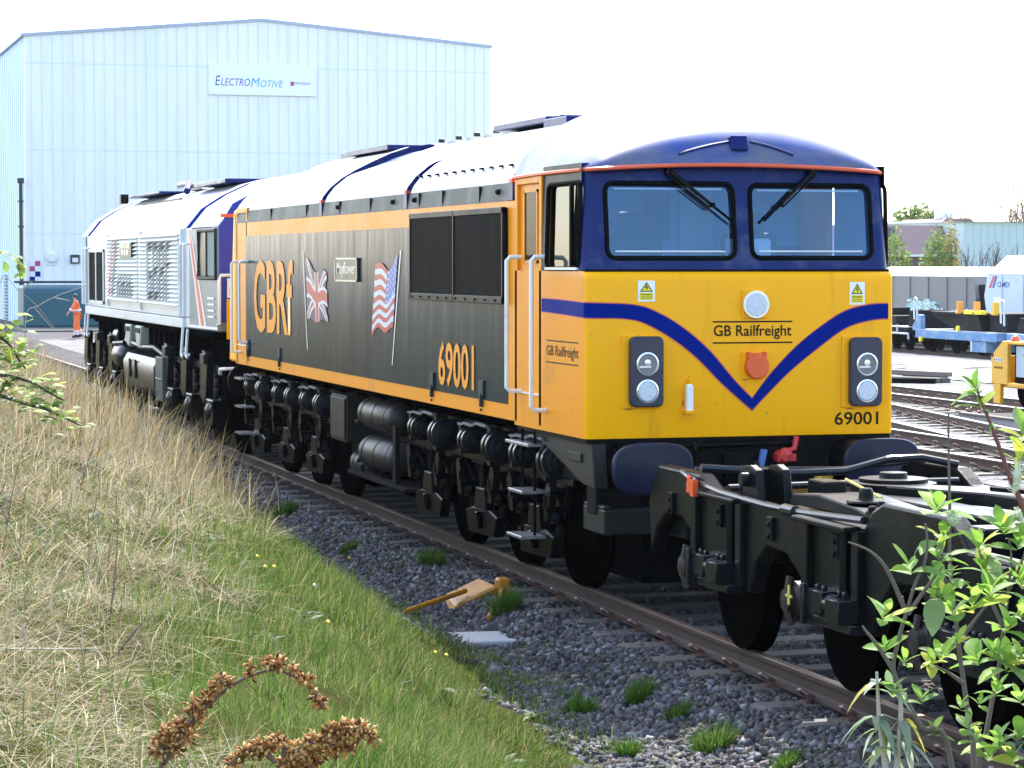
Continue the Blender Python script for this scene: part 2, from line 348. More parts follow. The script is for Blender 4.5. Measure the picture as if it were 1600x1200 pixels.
V = [(x, y, hground(x, y)) for y in ys for x in xs]; F = []; mi = []
nx = len(xs)
for j in range(len(ys)-1):
    for i in range(nx-1):
        F.append((j*nx+i, j*nx+i+1, (j+1)*nx+i+1, (j+1)*nx+i)); x = (xs[i]+xs[i+1])/2; y = (ys[j]+ys[j+1])/2
        if x < -2.0+float(np.interp(y, [-14, -6, -2, 1, 5, 10, 19, 40], [-1.3, -.95, -.4, 0, 0, .3, .85, 1.0])) and y < 75: mi.append(0)
        elif y > 82 and x < 30: mi.append(3)
        elif x < 3.2: mi.append(1)
        elif x < 23: mi.append(2)
        elif x < 56: mi.append(2 if y < 130 else 4)
        else: mi.append(4)
V_GROUND = V
g = MB(); g.v = V; g.f = F; g.mi = mi
go = g.build('ground', [G_BANK, G_BALL, G_YARD, G_TARM, G_FIELD], smooth=True, fix=False, angle=80); tag(go, kind='structure')
# concrete apron between the yard lines
ap = MB(); pts = [(22.4, 26), (22.4, 45.3), (31, 64), (36, 73), (38.6, 73), (38.6, 60), (36, 50), (36, 26)]
CONCA = M('pale_concrete', (.62, .61, .59), .55, var=.08, scale=.5, dirt=(.42,.4,.38), dirt_amt=.25, dirt_scale=.6)
gx = lin(22.4, 39, 1.2); gy = lin(18, 75, 1.2)
vv = {}; av = []; af = []
for x in gx:
    for y in gy:
        if y > 45+(x-22.4)*2.15: continue
        cn = []
        for a, b in ((x, y), (x+1.2, y), (x+1.2, y+1.2), (x, y+1.2)):
            k = (round(a, 3), round(b, 3))
            if k not in vv: vv[k] = len(av); av.append((a, b, hground(a, b)+.03))
            cn.append(vv[k])
        af.append(tuple(cn))
ap.add(av, af); tag(ap.build('concrete_apron', CONCA, fix=False, smooth=True, angle=80), kind='structure')
tr = MB(); av = []; 
for i in range(14):
    t = i/13
    for s in (-1, 1): x = 27.2+6.2*t+s*.55*(.3+t); y = 50.5+10*t; av.append((x, y, hground(x, y)+.036))
tr.add(av, [(2*i, 2*i+1, 2*i+3, 2*i+2) for i in range(13)]); tag(tr.build('gravel_strip', G_TARM, fix=False), kind='structure')

# ------------------------------------------------------------------ tracks
RP = [(-.07, -.159), (.07, -.159), (.07, -.148), (.02, -.132), (.009, -.12), (.009, -.045), (.035, -.036), (.035, -.008), (.026, 0), (-.026, 0), (-.035, -.008), (-.035, -.036), (-.009, -.045), (-.009, -.12), (-.02, -.132), (-.07, -.148)]
def rail(mb, pts, z0=0.):
    loops = []
    for i, (x, y) in enumerate(pts):
        a = pts[max(0, i-1)]; b = pts[min(len(pts)-1, i+1)]; t = Vector((b[0]-a[0], b[1]-a[1], 0)).normalized(); nrm = Vector((t.y, -t.x, 0))
        loops.append([Vector((x, y, z0+pz))+nrm*px for px, pz in RP])
    k = len(mb.f); mb.loft(loops, caps=True)
    n = len(RP)
    for q in range(len(pts)-1):
        for j in (7, 8, 9): mb.mi[k+q*n+j] = 1
def track(cx, y0, y1, z0, label, pitch=.7, phase=0., head=RAILTOP, clips=(0, 0), left=None, right=None, slope=None, smax=100):
    t = thing('railway_track', (cx, y0, z0-.2), label, 'railway track')
    lft = left or [(cx-.7525, y) for y in (y0, (y0+y1)/2, y1)]; rgt = right or [(cx+.7525, y) for y in (y0, (y0+y1)/2, y1)]
    for pts in (lft, rgt):
        mb = MB(); rail(mb, pts, z0); mb.build('rail', [RUST, head], t, smooth=True, angle=30)
    proto = None; k = 0; y = y0+phase
    while y < y1 and k < smax:
        f = (y-y0)/(y1-y0); dx = (slope*(y-y0) if slope else 0)
        if proto is None:
            mb = MB(); mb.prism([(cx-1.27, z0-.34), (cx+1.27, z0-.34), (cx+1.25, z0-.185), (cx+1.2, z0-.165), (cx-1.2, z0-.165), (cx-1.25, z0-.185)], 'y', y-.125, y+.125)
            o = mb.build('sleeper', CONC, t, bevel=.012); proto = o; base = y
            cps = []
            for sx in (-1, 1):
                for q in (-1, 1):
                    cb = MB(); x = cx+sx*.7525+q*.115; cb.box(x-.03, x+.03, y-.05, y+.05, z0-.165, z0-.15)
                    cb.tube([(x-q*.03, y-.05, z0-.125), (x+q*.02, y-.055, z0-.10), (x+q*.05, y-.02, z0-.075), (x+q*.05, y+.03, z0-.08), (x+q*.01, y+.05, z0-.11), (x-q*.035, y+.02, z0-.125)], .015, 6)
                    cps.append(cb.build('rail_clip', CLIP, None))
            if clips[0] <= y <= clips[1]:
                for c in cps: c.parent = o
        else:
            o = proto.copy(); COL.objects.link(o); o.location = (dx, y-base, 0)
            if clips[0] <= y <= clips[1]:
                for cproto in (cps[:2] if cx < 5 else cps): c = cproto.copy(); COL.objects.link(c); c.parent = o
        if k == 0: o.location = (dx, 0, 0)
        y += pitch; k += 1
    for c in cps:
        if c.parent is None: bpy.data.objects.remove(c)
    return t
track(.065, -11.1, 100, 0, 'rusty near track with concrete sleepers running under the two locomotives', .7, 0, clips=(-12, 33), smax=100)
track(16.665, 8, 80, 0, 'far yard track carrying the yellow trolley, beside the pale concrete apron', .72, 0, head=RAILBRIGHT, clips=(14, 40), smax=70)
track(10.1, 4, 34, 0, 'nearest straight yard track beyond the orange locomotive', .72, 0, head=RAILBRIGHT, clips=(10, 30), smax=60)
k = .174
track(12.42, 12, 42, 0, 'slanting yard track converging between two straight yard tracks', .72, 0, head=RAILBRIGHT, clips=(14, 34), smax=60, slope=k*.9,
      left=[(11.25+k*(y-19.4), y) for y in (12, 27, 42)], right=[(12.56+k*(y-19.4)+.2, y) for y in (12, 27, 42)])
# ------------------------------------------------------------------ warehouse
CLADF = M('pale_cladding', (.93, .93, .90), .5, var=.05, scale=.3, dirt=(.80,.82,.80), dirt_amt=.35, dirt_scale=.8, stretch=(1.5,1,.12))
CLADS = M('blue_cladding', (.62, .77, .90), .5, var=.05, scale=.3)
TRIM = M('grey_trim', (.40, .47, .58), .5); DARK = M('dark_fitting', (.03,.03,.035), .5)
BX0, BX1, BY, BZ0, BE, BR, BRX = 4.9, 28.0, 105., -.5, 13.72, 14.68, 16.4
wh = thing('warehouse', (BX0, BY, BZ0), 'huge pale blue metal-clad gabled shed behind the grey locomotive', 'warehouse')
zt = lambda x: BE+(BR-BE)*(1-abs(x-BRX)/(BRX-BX0))
gw = MB(); gw.prism([(BX0, BZ0), (BX1, BZ0), (BX1, zt(BX1)), (BRX, BR), (BX0, BE)], 'y', BY, BY+.3)
x = BX0+.3
while x < BX1-.2: gw.box(x-.022, x+.022, BY-.05, BY, BZ0, zt(x)-.05, 1); x += .5
for z in (4.2, 8.2, 12.35): gw.box(BX0+.03, BX1-.03, BY-.012, BY, z-.03, z+.03, 1)
gw.build('gable_wall', [CLADF, M('cladding_joint', (.78, .82, .83), .5)], wh)
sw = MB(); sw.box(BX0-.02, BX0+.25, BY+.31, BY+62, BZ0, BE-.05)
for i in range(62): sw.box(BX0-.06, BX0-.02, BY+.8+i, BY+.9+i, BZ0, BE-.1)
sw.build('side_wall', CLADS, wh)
rf = MB(); rf.prism([(BX0-.18, BE-.12), (BRX, BR-.06), (BX1+.1, zt(BX1)-.12), (BX1+.1, zt(BX1)+.03), (BRX, BR+.09), (BX0-.18, BE+.03)], 'y', BY-.12, BY+62.5)
ro = rf.build('roof', TRIM, wh)
for x, y in ((8.2, 118), (26.3, 118)):
    v_ = MB(); v_.lathe([(0, .5), (.25, .5), (.3, .62), (.45, .62), (.5, .1)], (x, y, zt(x)+.15), n=14); v_.build('roof_cowl', DARK, ro)
dp = MB(); dp.tube([(BX0-.25, BY-.12, 6.7), (BX0-.25, BY-.12, 1.75)], .09, 8); dp.box(BX0-.4, BX0-.1, BY-.25, BY, 6.6, 6.85); dp.box(BX0-.36, BX0-.14, BY-.22, BY, 1.7, 1.95)
for z in (3, 4.5, 5.7): dp.box(BX0-.38, BX0-.12, BY-.2, BY, z, z+.08)
dp.build('drainpipe', DARK, wh)
fl = MB(); fl.lathe([(0, .26), (.12, .26), (.16, .18)], (6.1, BY-.036, 3.07), (0,-1,0), 18); fl.box(5.82, 6.38, BY-.06, BY-.034, 2.7, 3.4)
fl.build('floodlight', M('fitting_white', (.8,.82,.84), .4), wh)
ml = MB(); ml.box(6.98, 7.42, BY-.16, BY-.034, 2.78, 3.2); m_ = ml.build('meter_box', DARK, wh); ml = MB(); ml.box(7.06, 7.34, BY-.18, BY-.16, 2.84, 3.05); ml.build('meter_window', M('fitting_white', (.8,.82,.84)), m_)
mk = MB()
for a, b, c in ((0,3,0), (1,3,1), (0,2,1), (1,2,0), (0,1,0), (1,1,2), (0,0,2), (1,0,0)):
    mk.box(5.05+a*.25, 5.30+a*.25, BY-.06, BY-.04, 1.9+b*.25, 2.15+b*.25, c)
mk.build('chequered_plate', [WHITE, M('plate_red', (.45, .05, .16), .5), STRIPE], wh)
vb = MB()
for i in range(14): vb.box(BX0-.1, BX0-.06, BY+9, BY+10.6, -.1+i*.17, -.02+i*.17)
vb.build('wall_vent', DARK, wh)
sg = MB(); SX0, SX1, SZ0, SZ1 = 13.72, 19.05, 11.0, 12.42
sg.box(SX0, SX1, BY-.14, BY-.036, SZ0, SZ1); sgo = sg.build('sign_board', M('sign_board_white', (.93,.93,.93), .4, var=.01), wh)
B_ = Board((SX0, BY-.144, SZ0), (1,0,0), (0,0,1)); sx = (SX1-SX0)/1280; SB = M('sign_blue', (.03,.06,.36), .4); SC = M('sign_cyan', (.05,.42,.72), .4)
tz = lambda v: (410-v)*.0045
for bd, a, c, h0, h1, mt in (('E', 78, 140, 310, 205, SB), ('LECTRO', 146, 490, 312, 232, SB), ('M', 500, 606, 318, 222, SC), ('OTIVE', 614, 885, 322, 246, SC)):
    B_.text(bd, a*sx, tz(h0), (c-a)*sx, (h0-h1)*.0045, 0, mt, sgo, bold=0, shear=.2)
B_.text('PROGRESS', 1025*sx, tz(287), 190*sx, 26*.0045, 0, SB, sgo)
pm = MB(); B_.poly(pm, [(972*sx, tz(300)), (1015*sx, tz(300)), (1015*sx, tz(255)), (972*sx, tz(255))], 0); pm.build('red_emblem', M('plate_red', (.45,.05,.16)), sgo)
# ------------------------------------------------------------------ teal tank in front of it
tk = thing('storage_tank', (7.5, 97, -.15), 'dark teal rounded storage tank along the foot of the warehouse wall', 'storage tank')
TEAL = M('teal_paint', (.012, .085, .12), .45, var=.12, scale=.6)
t_ = MB(); t_.prism([(97, -.12), (99.6, -.12), (99.6, 1.6), (99.3, 1.8), (97.3, 1.8), (97.05, 1.66), (97, 1.45)], 'x', 3.95, 12.5); t_.build('tank_body', TEAL, tk, bevel=.12, seg=2)
t_ = MB(); t_.box(3.7, 12.7, 96.4, 99.8, -.3, -.12); t_.build('tank_plinth', CONC, tk)
t_ = MB(); t_.tube([(3.6, 97.6, 1.95), (12.6, 97.6, 1.93)], .05, 8)
for x in (4.2, 7, 10): t_.box(x-.04, x+.04, 97.5, 97.7, 1.78, 1.95)
t_.build('tank_pipe', DARK, tk)
cb = MB(); cb.box(3.4, 16, 91.5, 96.4, -.4, -.08); tag(cb.build('concrete_walkway', CONC), kind='structure')
# ------------------------------------------------------------------ orange locomotive
XC, HW = .065, 1.335; XL, XR = XC-HW, XC+HW
lo = thing('diesel_locomotive', (XC, 8, 0), 'orange and dark grey diesel locomotive numbered 69001 with yellow front and blue cab roof', 'locomotive', 'locomotives coupled on the near track')
def arc_plan(r, dy, xl=XL, xr=XR, yb=1.97, ins=0.):
    """plan of the cab front: left side, left corner, front, right corner, right side"""
    p = [(xl, yb), (xl, 1.2)]
    for i in range(7):
        q = PI+PI/2*i/6; p.append((xl+r+r*math.cos(q), dy+r+r*math.sin(q)))
    for i in range(7):
        q = 1.5*PI+PI/2*i/6; p.append((xr-r+r*math.cos(q), dy+r+r*math.sin(q)))
    p += [(xr, 1.2), (xr, yb)]
    return p
# --- lower cab shell
mb = MB(); loops = []
for z, dy in ((1.40, .004), (1.42, 0), (2.655, 0), (2.69, .007), (2.712, .024), (2.728, .05), (2.735, .085)):
    loops.append([(x, y, z) for x, y in arc_plan(.05, dy)])
mb.loft(loops, closed=False)
n = len(loops[0]); k = 0
for i in range(len(loops)-1):
    for j in range(n-1): mb.mi[k] = 0 if (j < 3 or j > n-5) else 1; k += 1
mb.build('cab_lower_shell', [ORANGE, YELLOW], lo, smooth=True, angle=50)
mb = MB(); mb.box(XL+.02, XR-.02, .03, 1.95, 1.36, 1.42); mb.box(XL+.02, XR-.02, .06, .12, 2.70, 2.75); mb.build('cab_floor', UNDER, lo)
# --- upper cab front with two windscreens
yf = lambda z: .07+.105*(z-2.735)/.795
TI = .02
xin = lambda z: TI*(z-2.735)/.8
mb = MB(); put = lambda a, b: (a, yf(b), b)
WL = rrect(-.512, 3.140, .535, .292, .07); WR = rrect(.708, 3.138, .517, .288, .07)
ring_panel(mb, (XL+.10, .10, 2.735, 3.60), WL, put); ring_panel(mb, (.10, XR-.10, 2.735, 3.60), WR, put)
for sgn, xe in ((-1, XL), (1, XR)):
    lps = []
    for z in (2.735, 3.60):
        x = xe-sgn*xin(z); lps.append([(x-sgn*.10+sgn*.10*math.cos(q), yf(z)+.10-.10*math.sin(q), z) for q in [PI/2*i/8 for i in range(9)]])
    mb.loft(lps, closed=False)
mb.build('windscreen_surround', NAVY, lo, smooth=True, angle=50)
for loop in (WL, WR):
    g = MB(); g.add([(a, yf(b)+.025, b) for a, b in loop], [tuple(range(len(loop)))]); gl = g.build('windscreen', GLASS, lo, fix=False)
    g = MB(); cx = sum(a for a, b in loop)/len(loop); cz = sum(b for a, b in loop)/len(loop)
    g.tube([(cx+(a-cx)*1.02, yf(b)-.004, cz+(b-cz)*1.03) for a, b in loop], .02, 6, closed=True); g.build('window_seal', RUBBER, gl, smooth=True)
    g = MB(); b1 = max(b for a, b in loop); b0 = min(b for a, b in loop); w_ = max(a for a, b in loop)-cx
    g.tube([(cx-w_*.86, yf(b1)+.03, b1-.035), (cx+w_*.86, yf(b1)+.03, b1-.035)], .007, 6); g.tube([(cx-w_*.88, yf(b0)+.03, b0+.045), (cx+w_*.88, yf(b0)+.03, b0+.045)], .007, 6)
    g.build('glazing_bar', WHITE, gl)
# --- cab sides
for sgn, xe, nm in ((-1, XL, 'l'), (1, XR, 'r')):
    mb = MB(); sp = lambda a, b: (xe-sgn*xin(b), a, b)
    H_ = rrect(.60, 3.10, .43, .345, .07)
    ring_panel(mb, (.165, 1.2, 2.735, 3.60), H_, sp)
    wl_ = mb.build('cab_side_panel', BLACK, lo)
    g = MB(); g.add([(xe-sgn*(.02+xin(b)), a, b) for a, b in H_], [tuple(range(len(H_)))]); sg_ = g.build('side_window', SGLASS, lo, fix=False)
    g = MB(); g.tube([(xe+sgn*.004-sgn*xin(b), a, b) for a, b in H_], .02, 6, closed=True); g.box(xe-.015-sgn*.01, xe+.015-sgn*.01, .37, .41, 2.77, 3.44); g.build('window_seal', RUBBER, sg_, smooth=True)
    g = MB(); g.box(xe-.012+sgn*.012, xe+.012+sgn*.012, .18, 1.02, 2.745, 2.765); g.build('window_sill', WHITE, sg_)
    g = MB()                                     # drawn blind behind the sliding pane
    for i in range(9 if sgn < 0 else 13): g.box(xe-sgn*.09-.012, xe-sgn*.09+.012, (.45 if sgn < 0 else .2)+i*.062, (.49 if sgn < 0 else .255)+i*.062, 2.76, 3.44)
    g.build('window_blind', M('blind_pale', (.25, .31, .27), .8) if sgn < 0 else M('blind_blue', (.16, .27, .5), .8), sg_)
# --- cab inside
mb = MB(); mb.box(XL+.06, XR-.06, 1.90, 1.94, 1.42, 3.58); mb.box(XL+.06, XR-.06, .2, 1.9, 2.0, 2.03)
mb.box(.2, .52, 1.84, 1.899, 2.2, 3.5, 1); mb.build('cab_bulkhead', [CABIN, M('bulkhead_door', (.30,.38,.52), .6)], lo)
mb = MB(); mb.box(XL+.1, XR-.1, .2, .52, 2.60, 2.78); mb.box(.1, .42, .25, .5, 2.78, 3.0, 1); mb.box(.15, 1.2, .28, .55, 2.78, 2.86, 1); mb.build('driving_desk', [CABIN, M('desk_panel', (.45,.52,.62), .5)], lo, bevel=.02)
for x in (-.42, .62):
    mb = MB(); mb.box(x-.25, x+.25, .85, 1.3, 2.45, 2.6); mb.box(x-.25, x+.25, 1.22, 1.34, 2.6, 3.06); mb.box(x-.15, x+.15, 1.24, 1.33, 3.06, 3.24); mb.cyl((x, 1.1, 2.03), (x, 1.1, 2.45), .05)
    mb.build('driver_seat', CABDARK, lo, bevel=.04, seg=2)
# --- cab roof dome
def dome(s, t, h=0.):
    a = abs(s); y0 = .085+.16*max(0, (a-.88)/.12)**2; y = y0+t*(2.02-y0)
    f = max(0, 1-a**2.05)**.62; g_ = .55*max(0, 1-(1-t)**8)**.5+.45*t**1.15; x = XC+1.318*s
    return Vector((x, y-h*(1-t)*.8, 3.545+.05*(1-s*s)*(1-t)+.66*f*g_+h*.8))
NS, NTT = 48, 26; mb = MB(); vs = []; fs = []
for j in range(NTT+1):
    for i in range(NS+1):
        s = math.sin(PI/2*(2*i/NS-1)); t = (j/NTT)**1.9; vs.append(dome(s, t))
for j in range(NTT):
    for i in range(NS): fs.append((j*(NS+1)+i, j*(NS+1)+i+1, (j+1)*(NS+1)+i+1, (j+1)*(NS+1)+i))
mb.add(vs, fs); cr = mb.build('cab_roof', NAVYROOF, lo, smooth=True, angle=70)
mb = MB(); gp = [(-1.0, .99)]
path = [Vector((XL-.004, 2.0, 3.535)), Vector((XL-.002, 1.2, 3.545))]+[dome(s, 0)+Vector((0, -.012, -.004)) for s in [-1+2*i/40 for i in range(41)]]+[Vector((XR, 1.2, 3.545)), Vector((XR, 2.0, 3.535))]
mb.tube(path, .017, 6); mb.build('roof_gutter', REDLINE, cr, smooth=True)
mb = MB(); c = dome(.0, .035, .012)
mb.box(.0, .145, c.y-.05, c.y+.03, 3.70, 3.83, rot=Matrix.Rotation(R(-14), 3, 'X')); mb.build('horn_cover', NAVY, cr, bevel=.01)
for s0, s1 in ((-.02, -.39), (.09, .36)):
    mb = MB(); mb.tube([dome(s0+(s1-s0)*i/8, .036-.028*i/8, .004) for i in range(9)], .013, 6); mb.build('roof_strip', NAVY, cr)
# --- wipers
for x0, z0, x1, z1, bl in ((-.515, 3.535, .015, 3.13, 1), (.715, 3.535, .28, 3.14, -1)):
    mb = MB(); a = Vector((x0, yf(z0)-.05, z0)); e = Vector((x1, yf(z1)-.05, z1)); d = e-a
    mb.tube([a, a+d*.35, a+d*.68], [.022, .016, .011], 6); mb.tube([a+Vector((-.035*bl, 0, -.015)), a+d*.66+Vector((-.02*bl, 0, -.02))], .008, 6); mb.lathe([(0, .03), (.05, .03)], a+Vector((0, .05, 0)), (0,-1,0), 10)
    wp = mb.build('wiper', BLACK, lo)
    mb = MB(); mb.tube([a+d*.42+Vector((0, .012, 0)), e+Vector((0, .012, 0))], .011, 6); mb.box(*sum(([q-.018, q+.018] for q in (a+d*.66)), [])); mb.build('wiper_blade', RUBBER, wp)
# --- painted front: stripe, writing, lamps
FB = Board((0, 0, 0), (1,0,0), (0,0,1))
def plan(u):
    r = .05; xs_ = XL+r
    if u >= xs_: return Vector((u, 0, 0)), Vector((0,-1,0))
    s_ = xs_-u; q = min(s_/r, PI/2)
    if s_ < r*PI/2: n_ = Vector((-math.sin(q), -math.cos(q), 0)); return Vector((xs_, r, 0))+n_*r, n_
    return Vector((XL, r+(s_-r*PI/2), 0)), Vector((-1,0,0))
def crom(P_, n):
    out = []; P_ = [Vector(p) for p in P_]
    for i in range(len(P_)-1):
        a = P_[max(0, i-1)]; b = P_[i]; c = P_[i+1]; d = P_[min(len(P_)-1, i+2)]
        for j in range(n):
            t = j/n; out.append(.5*((2*b)+(c-a)*t+(2*a-5*b+4*c-d)*t*t+(3*b-a-3*c+d)*t**3))
    return out+[P_[-1]]
up = [(-2.42, 2.505), (-1.9, 2.50), (-1.24, 2.483), (-.852, 2.464), (-.642, 2.394), (-.431, 2.269), (-.219, 2.093), (-.004, 1.854), (.149, 1.705)]
lw = [(-2.42, 2.396), (-1.9, 2.385), (-1.24, 2.366), (-.956, 2.359), (-.773, 2.321), (-.536, 2.195), (-.325, 2.037), (-.111, 1.83), (.149, 1.610)]
ru = [(.149, 1.705), (.318, 1.912), (.533, 2.123), (.75, 2.285), (.968, 2.41), (1.187, 2.46), (1.345, 2.466)]
rl = [(.149, 1.610), (.292, 1.749), (.48, 1.923), (.723, 2.109), (.968, 2.271), (1.188, 2.333), (1.345, 2.346)]
mb = MB()
for U_, L_ in ((up, lw), (ru, rl)):
    A = crom(U_, 36); B = crom(L_, 36)
    for ex, h, m in ((.010, .002, 1), (0, .004, 0)):
        vs = []
        for a, b in zip(A, B):
            d = (a-b).normalized()*ex
            for q in (a+d, b-d):
                p, n_ = plan(q.x); vs.append(p+n_*h+Vector((0, 0, q.y)))
        mb.add(vs, [(2*i, 2*i+1, 2*i+3, 2*i+2) for i in range(len(A)-1)], m)
mb.build('cab_stripe', [STRIPE, REDLINE], lo, fix=False)
mb = MB()
for z in (2.327, 2.157): FB.poly(mb, [(-.193, z-.006), (.497, z-.006), (.497, z+.006), (-.193, z+.006)], .003)
mb.build('lettering_rule', BLACK, lo, fix=False)
FB.text('GB Railfreight', -.185, 2.183, .675, .118, .003, BLACK, lo, bold=.012)
FB.text('69001', .873, 1.475, .39, .108, .003, BLACK, lo, 'fleet_number', bold=.012)
def lamp_cluster(cx, cz):
    mb = MB(); mb.prism(rrect(cx-.03, cz, .165, .295, .02), 'y', -.018, .0); plate = mb.build('headlight_plate', YELLOW, lo, bevel=.006)
    mb = MB(); mb.prism(rrect(cx, cz, .142, .282, .05), 'y', -.075, -.018)
    for q in (-.09, .09): mb.ball((cx+q, -.077, cz+.265), .008); mb.ball((cx+q, -.077, cz-.265), .008)
    for q in (-.127, .127):
        for z in (.2, 0, -.2): mb.ball((cx+q, -.077, cz+z), .008)
    hl = mb.build('headlight', [M('headlight_navy', (.018,.02,.05), .3)], lo, bevel=.012, seg=2)
    for dz, nm in ((.063, 'spot_lamp'), (-.155, 'marker_lamp')):
        mb = MB(); o = (cx, -.075, cz+dz); mb.lathe([(0, .094), (.012, .094), (.014, .082), (-.001, .078)], o, (0,-1,0), 28, 0)
        if nm == 'spot_lamp':
            mb.lathe([(.001, .078), (-.02, .05), (-.03, .01)], o, (0,-1,0), 24, 2); mb.lathe([(-.02, .02), (.006, .026), (.008, .008)], (cx+.0, -.078, cz+dz+.01), (0,-1,0), 12, 0); mb.box(cx-.07, cx+.03, -.083, -.079, cz+dz-.03, cz+dz-.015, 0)
        else:
            mb.lathe([(.002, .08), (.016, .075), (.02, .002)], o, (0,-1,0), 24, 1)
        mb.build(nm, [SILVER, LENS, M('lamp_reflector', (.20,.22,.26), .15, metal=.6)], hl, smooth=True, angle=30)
lamp_cluster(-.775, 1.934); lamp_cluster(1.125, 1.912)
mb = MB(); mb.box(.055, .268, -.02, .0, 2.352, 2.588); pl_ = mb.build('lamp_plate', YELLOW, lo, bevel=.008)
mb = MB(); mb.lathe([(0, .112), (.03, .112), (.03, .098)], (.165, -.02, 2.467), (0,-1,0), 28, 0); mb.lathe([(.02, .1), (.036, .09), (.04, .002)], (.165, -.02, 2.467), (0,-1,0), 28, 1); mb.build('headlamp', [SILVER, LENS], lo, smooth=True, angle=30)
mb = MB(); mb.box(.055, .245, -.02, 0, 1.86, 2.08); so_ = mb.build('socket_plate', YELLOW, lo, bevel=.006)
mb = MB(); mb.lathe([(0, .1), (.05, .1), (.055, .09), (.055, .002)], (.172, -.02, 1.965), (0,-1,0), 26); mb.box(.09, .115, -.075, -.02, 2.03, 2.085); mb.box(.225, .25, -.075, -.02, 2.03, 2.085); mb.box(.11, .23, -.06, -.02, 2.04, 2.075)
mb.build('jumper_socket', ORED, lo, bevel=.004)
mb = MB(); mb.box(-.437, -.38, -.07, -.02, 1.615, 1.82); mb.box(-.432, -.385, -.055, -.03, 1.62, 1.83); lb = mb.build('lamp_bracket', WHITE, lo, bevel=.005)
mb = MB(); mb.box(-.455, -.36, -.10, 0, 1.595, 1.617); mb.box(-.47, -.345, -.012, 0, 1.55, 1.64); mb.tube([(-.425, -.005, 1.82), (-.42, -.02, 1.87), (-.4, -.02, 1.87), (-.395, -.005, 1.82)], .006, 5); mb.build('bracket_base', YELLOW, lb)
def warning_sign(x0, x1, z0, z1, bd, parent, h=.003):
    w_, hh = x1-x0, z1-z0; mb = MB(); P_ = lambda pts, k, m: bd.poly(mb, [(x0+a*w_, z0+b*hh) for a, b in pts], h+k*.0012, m)
    P_([(0,0),(1,0),(1,1),(0,1)], 0, 0); P_([(.12,.47),(.88,.47),(.5,.94)], 1, 1); P_([(.22,.51),(.78,.51),(.5,.86)], 2, 2)
    P_([(.47,.79),(.56,.79),(.50,.69),(.59,.69),(.52,.54),(.49,.54),(.52,.65),(.42,.65)], 3, 1)
    P_([(.1,.08),(.9,.08),(.9,.42),(.1,.42)], 1, 2)
    o = mb.build('warning_sign', [M('sign_white', (.85,.87,.88), .4, var=.02), BLACK, YSIGN], parent, fix=False)
    bd.text('Danger', x0+.16*w_, z0+.29*hh, .68*w_, .10*hh, h+.0036, BLACK, o, bold=.01)
    bd.text('Overhead', x0+.2*w_, z0+.2*hh, .6*w_, .06*hh, h+.0036, BLACK, o); bd.text('live wires', x0+.2*w_, z0+.115*hh, .6*w_, .06*hh, h+.0036, BLACK, o)
warning_sign(-.831, -.687, 2.493, 2.66, FB, lo); warning_sign(1.0, 1.134, 2.46, 2.645, FB, lo)
mb = MB()
for x, z, w_, h_ in ((-.44, 1.565, .07, .05), (-.455, 1.63, .015, .09), (-.37, 1.62, .012, .07), (-.96, 1.625, .10, .018), (.96, 1.60, .10, .016), (.06, 1.85, .05, .014), (-.405, 1.885, .03, .012), (.12, 2.345, .09, .01)):
    pts = [(x+w_*(.5+.5*math.cos(2*PI*i/11)*random.uniform(.6, 1)), z+h_*(.5+.5*math.sin(2*PI*i/11)*random.uniform(.5, 1))) for i in range(11)]
    FB.poly(mb, pts, .0015)
mb.build('rust_marks', M('rust_mark', (.33, .11, .015), .6), lo, fix=False)
# --- body sides, doors
mb = MB()
for a, b in ((1.97, 15.40),): mb.prism([(XL, 1.43), (XR, 1.43), (XR, 3.34), (XL, 3.34)], 'y', a, b)
mb.build('body_side', ORANGE, lo)
mb = MB(); mb.prism([(XL-.002, 3.342), (XR+.002, 3.342), (XR-.02, 3.50), (XL+.02, 3.50)], 'y', 2.16, 15.42)
for y in (3.1, 4.4, 5.3, 7.4, 8.9, 10.7, 12.9): mb.box(XL-.004, XL+.02, y-.006, y+.006, 3.35, 3.49, 1)
for y in (2.5, 5.5, 6.4, 9.0): mb.ball((XL+.005, y, 3.43), .03, m=1)
mb.build('cantrail', [BANDGREY, BLACK], lo)
for sgn, xe in ((-1, XL), (1, XR)):
    NY, NZ = 150, 14; V = []; F = []                         # slightly buckled grey plating
    for j in range(NZ+1):
        for i in range(NY+1):
            y = 2.17+12.45*i/NY; z = 1.565+1.595*j/NZ; e = min(1, min(j, NZ-j)/2.5)
            V.append((xe+sgn*(.006+.004*e*MN.noise(Vector((y*2.3, z*.35, 3*sgn)))), y, z))
    for j in range(NZ):
        for i in range(NY): F.append((j*(NY+1)+i, j*(NY+1)+i+1, (j+1)*(NY+1)+i+1, (j+1)*(NY+1)+i))
    mb = MB(); mb.add(V, F); mb.build('grey_side_panel', SIDEGREY, lo, smooth=True, angle=80, fix=False)
SBD = Board((XL, 0, 0), (0,-1,0), (0,0,1))       # side face, a = -y
mb = MB(); mb.box(XL-.02, XL, 2.19, 5.475, 2.445, 3.285); gr_ = mb.build('radiator_grille', RUBBER, lo)
mb = MB()
for i in range(92): y = 2.22+i*.0352; mb.box(XL-.045, XL-.02, y, y+.016, 2.50, 3.24)
mb.build('grille_bars', GRILLE, gr_)
mb = MB()
for a, b, c, d in ((2.17, 5.495, 3.235, 3.29), (2.17, 5.495, 2.44, 2.505), (2.17, 2.21, 2.44, 3.29), (5.455, 5.495, 2.44, 3.29), (3.81, 3.85, 2.44, 3.29)): mb.box(XL-.055, XL-.02, a, b, c, d)
for y in lin(2.4, 5.4, .33): mb.ball((XL-.057, y, 2.47), .012)
mb.build('grille_frame', BLACK, gr_, bevel=.005)
